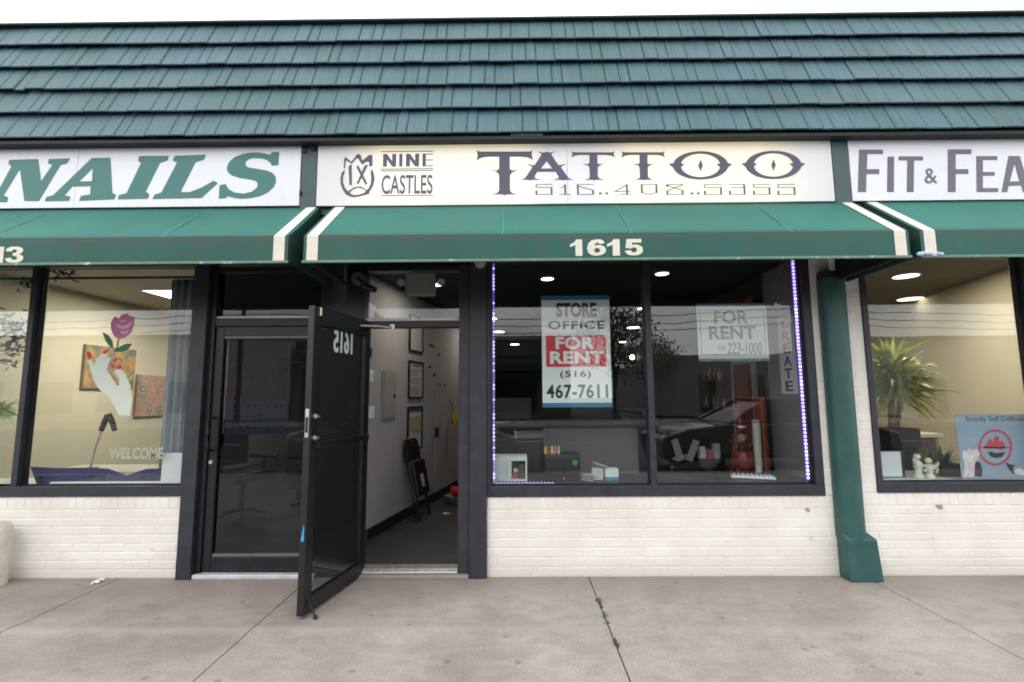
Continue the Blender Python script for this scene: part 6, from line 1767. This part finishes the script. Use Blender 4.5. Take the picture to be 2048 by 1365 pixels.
# ------------------------------------------------------------------ right shop
PX, PY = 3.63, 0.85
t = thing("planter", "square black planter on a black stand in the right window", "planter", (PX, PY, FL))
part("pot", MB().box(PX - .15, PX + .13, PY - .14, PY + .14, .875, 1.055).box(PX - .135, PX + .115, PY - .125, PY + .125, 1.0555, 1.06), BLKP, t, bevel=.006)
part("stand", MB().box(PX - .13, PX + .11, PY - .12, PY + .12, FL, .874), BLKM, t, bevel=.006)
t = leafy("yucca_plant", "spiky green yucca plant in the black planter", "plant", (PX + .05, PY, 1.60), 210, .46, .038, 14, GREENL, (-.65, 1.35), .75, offs=.24)
part("trunk", MB().tube([(PX - .02, PY, 1.05), (PX - .01, PY, 1.3), (PX + .05, PY, 1.62)], .034, 12, .026).tube([(PX + .05, PY + .03, 1.05), (PX + .09, PY + .03, 1.28), (PX + .10, PY, 1.50)], .022, 10, .018), pmat("yucca_bark", (0.20, 0.15, 0.10), .9, var=.4, scale=30), t, smooth=True)
t = thing("framed_board", "blank white board in a thin black frame on the right window ledge", "board", (3.13, 0.24, .692))
part("sheet", MB().box(2.985, 3.19, .235, .243, .70, .905), pmat("board_white", (0.70, 0.74, 0.80), .5, var=.03), t)
part("frame", MB().box(2.975, 2.984, .23, .25, .692, .915).box(3.191, 3.212, .23, .25, .692, .915).box(2.9845, 3.1905, .23, .25, .9055, .915).box(2.9845, 3.1905, .23, .25, .692, .6995), BLKP, t)
def figurine(label, x, h, arm):
    t_ = thing("figurine", label, "figurine", (x, .2, .692), "white figurines on the right window ledge")
    part("body", MB().lathe((x, .2, .693), [(.034, 0), (.036, .02), (.022, h * .25), (.032, h * .45), (.030, h * .6), (.012, h * .72)], 16), pmat("figurine_white", (0.62, 0.64, 0.58), .35, var=.2, scale=35), t_, smooth=True)
    part("head", MB().ball((x, .2, .693 + h * .84), .026), pmat("figurine_white", (0.6, 0.6, 0.6)), t_, smooth=True)
    part("arm", MB().tube([(x - .02, .19, .693 + h * .55), (x - .045 * arm, .17, .693 + h * .62), (x - .05 * arm, .17, .693 + h * .8)], .011), pmat("figurine_white", (0.6, 0.6, 0.6)), t_, smooth=True)
    part("arm", MB().tube([(x + .02, .19, .693 + h * .55), (x + .045, .17, .693 + h * .45), (x + .03, .17, .693 + h * .28)], .011), pmat("figurine_white", (0.6, 0.6, 0.6)), t_, smooth=True)
figurine("taller white figurine with a raised arm, beside the framed board", 3.295, .205, 1)
figurine("shorter white figurine in front of the terracotta pot", 3.385, .165, -1)
t = thing("terracotta_pot", "small terracotta pot on the right window ledge", "flower pot", (3.475, .28, .692))
part("pot", MB().lathe((3.475, .28, .693), [(.032, 0), (.044, .095), (.050, .096), (.050, .122), (.040, .122), (.036, .10)], 20), pmat("terracotta", (0.36, 0.10, 0.05), .8, var=.15), t, smooth=True)
leafy("potted_plant", "low bushy green plant in the terracotta pot", "plant", (3.475, .28, .80), 34, .15, .016, 22, GREEND, (.1, 1.2), .7)
leafy("potted_plant", "dark green plant in the black box beside the blue poster", "plant", (3.62, .32, .80), 26, .16, .018, 23, GREEND, (.2, 1.3), .6)
tag(MB().box(3.54, 3.70, .25, .40, .693, .80).build("black_box", BLKP, None, bevel=.006), "black box planter between terracotta pot and blue poster", "planter")
t = thing("poster", "blue self defense poster with a red ring around a red fist", "poster", (3.95, .10, .70))
x0, x1, z0, z1 = BOX['poster']
part("sheet", MB().box(x0, 4.115, .0965, .100, z0, z1), pmat("poster_blue", (0.25, 0.34, 0.47), .45, var=.08, scale=2), t)
m_ = MB(); fill(m_, GL['ring'], .0962, .0008); part("ring", m_, pmat("poster_red", (0.50, 0.05, 0.07), .5), t)
m_ = MB(); fill(m_, GL['fist'], .0960, .0008); m_.box(3.720, 3.968, .0952, .0960, 0.943, 0.953); part("fist", m_, pmat("poster_red", (0.50, 0.05, 0.07)), t)
m_ = MB()
for lp in GL['blackhand']:
    fill(m_, [lp], .0958, .0008)
part("dark_print", m_, BLACK, t)
m_ = MB()
for lp in GL['whiteprint']:
    fill(m_, [[(min(a, 4.11), c) for a, c in lp]], .0956, .0006)
part("pale_print", m_, floral("pale_flower_print", [(0.6, .6, .62), (0.65, .5, .55), (0.7, .72, .75), (0.45, .5, .6)], 14), t)
m_ = MB()
a, b, c, d = BOX['head']
fit_text(m_, "Strictly Self Defense", (a, min(b, 4.11), c, d), .0962, bold=.02, depth=.0008)
part("lettering", m_, pmat("poster_navy", (0.03, 0.05, 0.11), .5, var=0), t)
t = thing("side_table", "cream topped table behind the plants of the right shop", "table", (4.45, 1.7, FL))
part("top", MB().box(4.28, 4.66, 1.5, 1.95, .90, .945), pmat("table_cream_light", (0.70, 0.66, 0.50), .5), t, bevel=.006)
for x_ in (4.31, 4.60):
    part("leg", MB().box(x_, x_ + .03, 1.55, 1.9, FL, .899), pmat("table_cream", (0.5, 0.46, 0.38)), t)
p = RM @ Vector((1.9, 0.0, 1.06))
t = thing("wall_plate", "small white plate on the tan wall of the right shop", "switch plate", p)
part("plate", MB(RM).box(1.75, 2.15, .001, .012, 1.03, 1.09), WHITE, t)

# ------------------------------------------------------------------ across the road, seen as reflections in the glass
def far_building(name, label, x0, x1, y0, y1, h, mat, doors, band=None):
    t_ = thing(name, label, "building", ((x0 + x1) / 2, (y0 + y1) / 2, 0))
    part("wall", MB().box(x0, x1, y0, y1, -0.02, h), mat, t_)
    part("parapet", MB().box(x0 - .1, x1 + .1, y1 - .3, y1 + .12, h + .002, h + .25), pmat("parapet_grey", (0.22, 0.21, 0.20), .8), t_)
    for a, b, c, d in doors:
        w_ = part("window", MB().box(a, b, y1 + .003, y1 + .06, c, c + .06).box(a, b, y1 + .003, y1 + .06, d - .06, d).box(a, a + .06, y1 + .003, y1 + .06, c + .06, d - .06).box(b - .06, b, y1 + .003, y1 + .06, c + .06, d - .06), JAMB, t_)
        part("pane", MB().box(a + .06, b - .06, y1 + .003, y1 + .02, c + .06, d - .06), pmat("far_glass", (0.015, 0.018, 0.02), .08), w_)
    if band:
        part("awning", MB().prism_x([(y1 + .002, band), (y1 + 1.2, band - .5), (y1 + 1.2, band - .9), (y1 + .002, band - .9)], x0 + .4, x1 - .4), pmat("far_awning", (0.02, 0.022, 0.025), .7), t_)
    return t_
far_building("shop_building", "pale shop row far along the road, mirrored in the salon window", -48, -13.5, -36, -25, 4.9, pmat("far_cream", (0.52, 0.49, 0.42), .85, var=.1), [(-46 + 4.2 * k, -43.4 + 4.2 * k, 0.5, 2.3) for k in range(7)])
far_building("shop_building", "pale two door building far along the road, mirrored in the right shop window", 21.5, 46, -40, -27, 4.7, pmat("far_cream", (0.5, 0.48, 0.42)), [(25, 27, 0.2, 2.4), (33, 35, .2, 2.4)])
far_building("shop_building", "tan shop with a dark awning across the road, mirrored in the windows", -13, 3.2, -34, -24.5, 4.6, pmat("far_tan", (0.10, 0.09, 0.07), .85, var=.15), [(-12.4 + 3.6 * k, -9.6 + 3.6 * k, 0.4, 2.4) for k in range(4)], 3.7)
far_building("warehouse", "long low white warehouse across the road, mirrored in the windows", 9.5, 21, -44, -28, 3.7, pmat("far_white", (0.21, 0.205, 0.195), .85, var=.12), [(12 + 3.2 * k, 13.0 + 3.2 * k, 0.2, 2.6) for k in range(3)])
def tree(label, x, y, h, rad, seed):
    q_ = random.Random(seed)
    t_ = thing("tree", label, "tree", (x, y, -.02), "trees across the road")
    m_ = MB().tube([(x, y, -.05), (x + .1, y, h * .3), (x - .1, y, h * .6), (x, y, h * .85)], .20, 8, .05)
    tips = []
    for k in range(16):
        a, b = q_.uniform(0, 6.28), q_.uniform(.2, 1.2)
        z_ = h * q_.uniform(.3, .75)
        L_ = rad * q_.uniform(.5, 1)
        e_ = Vector((x + L_ * math.cos(a) * math.cos(b), y + L_ * math.sin(a) * math.cos(b), z_ + L_ * math.sin(b) * .8))
        m_.tube([(x, y, z_), ((x + e_.x) / 2, (y + e_.y) / 2, (z_ + e_.z) / 2 + .2), e_], .06, 6, .015)
        tips.append(e_)
    part("trunk", m_, pmat("bark", (0.09, 0.075, 0.06), .9, var=.3, scale=10), t_)
    c_ = MB()
    for k in range(1500):
        e_ = q_.choice(tips)
        p_ = e_ + Vector((q_.gauss(0, rad * .22), q_.gauss(0, rad * .22), q_.gauss(0, rad * .18)))
        d_ = Vector((q_.gauss(0, 1), q_.gauss(0, 1), q_.gauss(0, 1))).normalized() * .14
        s_ = d_.cross(Vector((q_.gauss(0, 1), q_.gauss(0, 1), q_.gauss(0, 1)))).normalized() * .06
        c_.add([p_ - d_, p_ + s_, p_ + d_, p_ - s_], [(0, 1, 2, 3)])
    part("crown", c_, pmat("tree_leaf", (0.07, 0.085, 0.03), .7, var=.5, scale=2), t_)
tree("bare topped tree between tan shop and warehouse, nearest the road", 5.6, -24, 7.0, 2.2, 1)
tree("round tree beside the warehouse corner across the road", 8.6, -27.5, 5.6, 1.9, 2)
tree("far tree behind the warehouse roof, mirrored at the right", 15, -48, 7.5, 3.0, 3)
tree("tall tree behind the tan shop across the road", -9, -40, 8.5, 3.2, 4)
t = thing("power_lines", "black power lines strung along the far side of the road", "power lines", (0, -22, 5))
m_ = MB()
for k, (z_, y_) in enumerate(((6.0, -22.4), (5.55, -22.0), (5.2, -22.2), (6.9, -22.0))):
    m_.tube([(-45 + 5 * i, y_, z_ - .5 * math.sin(((i * 5) % 30) / 30 * math.pi)) for i in range(19)], .022, 6)
part("wires", m_, BLKP, t)
for x_ in (-45, -15, 15, 45):
    o = thing("utility_pole", "wooden utility pole on the far side of the road", "utility pole", (x_, -22.2, 0), "utility poles along the road")
    part("shaft", MB().cyl((x_, -22.2), .14, -.05, 8.2, 14, .10), pmat("bark", (0.09, 0.075, 0.06)), o, smooth=True)
    part("crossarm", MB().box(x_ - .06, x_ + .06, -23.2, -21.2, 7.3, 7.42), pmat("bark", (0.09, 0.075, 0.06)), o)

def car(label, x, y, flip, paint):
    t_ = thing("parked_car", label, "car", (x, y, -.14), "cars parked along the kerb")
    s_ = -1 if flip else 1
    zb = -.14
    def X(u): return x + s_ * u
    hw = .88
    low = [(-2.25, .32), (-2.28, .55), (-2.22, .80), (-1.75, .93), (-1.2, .98), (1.0, .96), (1.75, .86), (2.2, .70), (2.28, .50), (2.22, .30)]
    roofl = [(-1.75, .945), (-1.15, 1.36), (-.55, 1.45), (.15, 1.43), (.95, .965)]
    def loft(outline, hws):
        m_ = MB()
        n = len(outline)
        vs_ = []
        for sy, ins in ((-1, 0), (1, 0)):
            for (u, z_), h_ in zip(outline, hws):
                vs_.append((X(u), y + sy * h_, zb + z_))
        fs_ = [tuple(range(n)), tuple(range(2 * n - 1, n - 1, -1))] + [(i, n + i, n + (i + 1) % n, (i + 1) % n) for i in range(n)]
        return m_.add(vs_, fs_)
    part("body", loft(low, [.78, .84, .86, .88, .88, .88, .86, .80, .74, .74]), paint, t_, bevel=.05, smooth=True)
    part("cabin", loft(roofl, [.80, .64, .62, .62, .80]), pmat("car_window", (0.012, 0.014, 0.016), .06), t_, bevel=.03, smooth=True)
    part("roof", loft([(-1.17, 1.365), (-.55, 1.462), (.17, 1.444), (.17, 1.425), (-.55, 1.44), (-1.17, 1.345)], [.645, .625, .625, .63, .63, .65]), paint, t_, bevel=.008)
    pm = MB()
    for sy in (-1, 1):
        for a, b in (((.97, .96), (.17, 1.435)), ((-1.78, .945), (-1.17, 1.36)), ((-.42, .96), (-.40, 1.44))):
            pm.tube([(X(a[0]), y + sy * (.81), zb + a[1]), (X(b[0]), y + sy * (.64), zb + b[1])], .028, 8)
    part("pillars", pm, paint, t_, smooth=True)
    for u in (-1.42, 1.42):
        for sy in (-1, 1):
            w_ = part("wheel", MB().tube([(X(u), y + sy * .70, zb + .32), (X(u), y + sy * .90, zb + .32)], .32, 28), pmat("tyre", (0.015, 0.015, 0.015), .8), t_, smooth=True)
            part("rim", MB().tube([(X(u), y + sy * .895, zb + .32), (X(u), y + sy * .912, zb + .32)], .20, 20), ALU, w_)
    for sy in (-1, 1):
        part("mirror", MB().ball((X(.78), y + sy * .95, zb + 1.0), .09, .7, 1, .7), paint, t_, smooth=True)
        part("headlight", MB().ball((X(2.16), y + sy * .62, zb + .68), .10, .6, 1.4, .6), pmat("lens", (0.7, 0.7, 0.72), .1), t_, smooth=True)
        part("tail_light", MB().ball((X(-2.2), y + sy * .66, zb + .78), .09, .5, 1.5, .7), pmat("tail_red", (0.5, .01, .01), .2), t_, smooth=True)
car("dark grey sedan parked at the kerb, mirrored in the big window", 5.0, -6.2, True, pmat("car_paint_dark", (0.018, 0.020, 0.025), .25, var=0, coat=1.0))
car("silver sedan parked at the kerb, mirrored beside the doorway", -2.2, -6.3, False, pmat("car_paint_silver", (0.35, 0.36, 0.38), .3, metal=.6, var=0, coat=1.0))
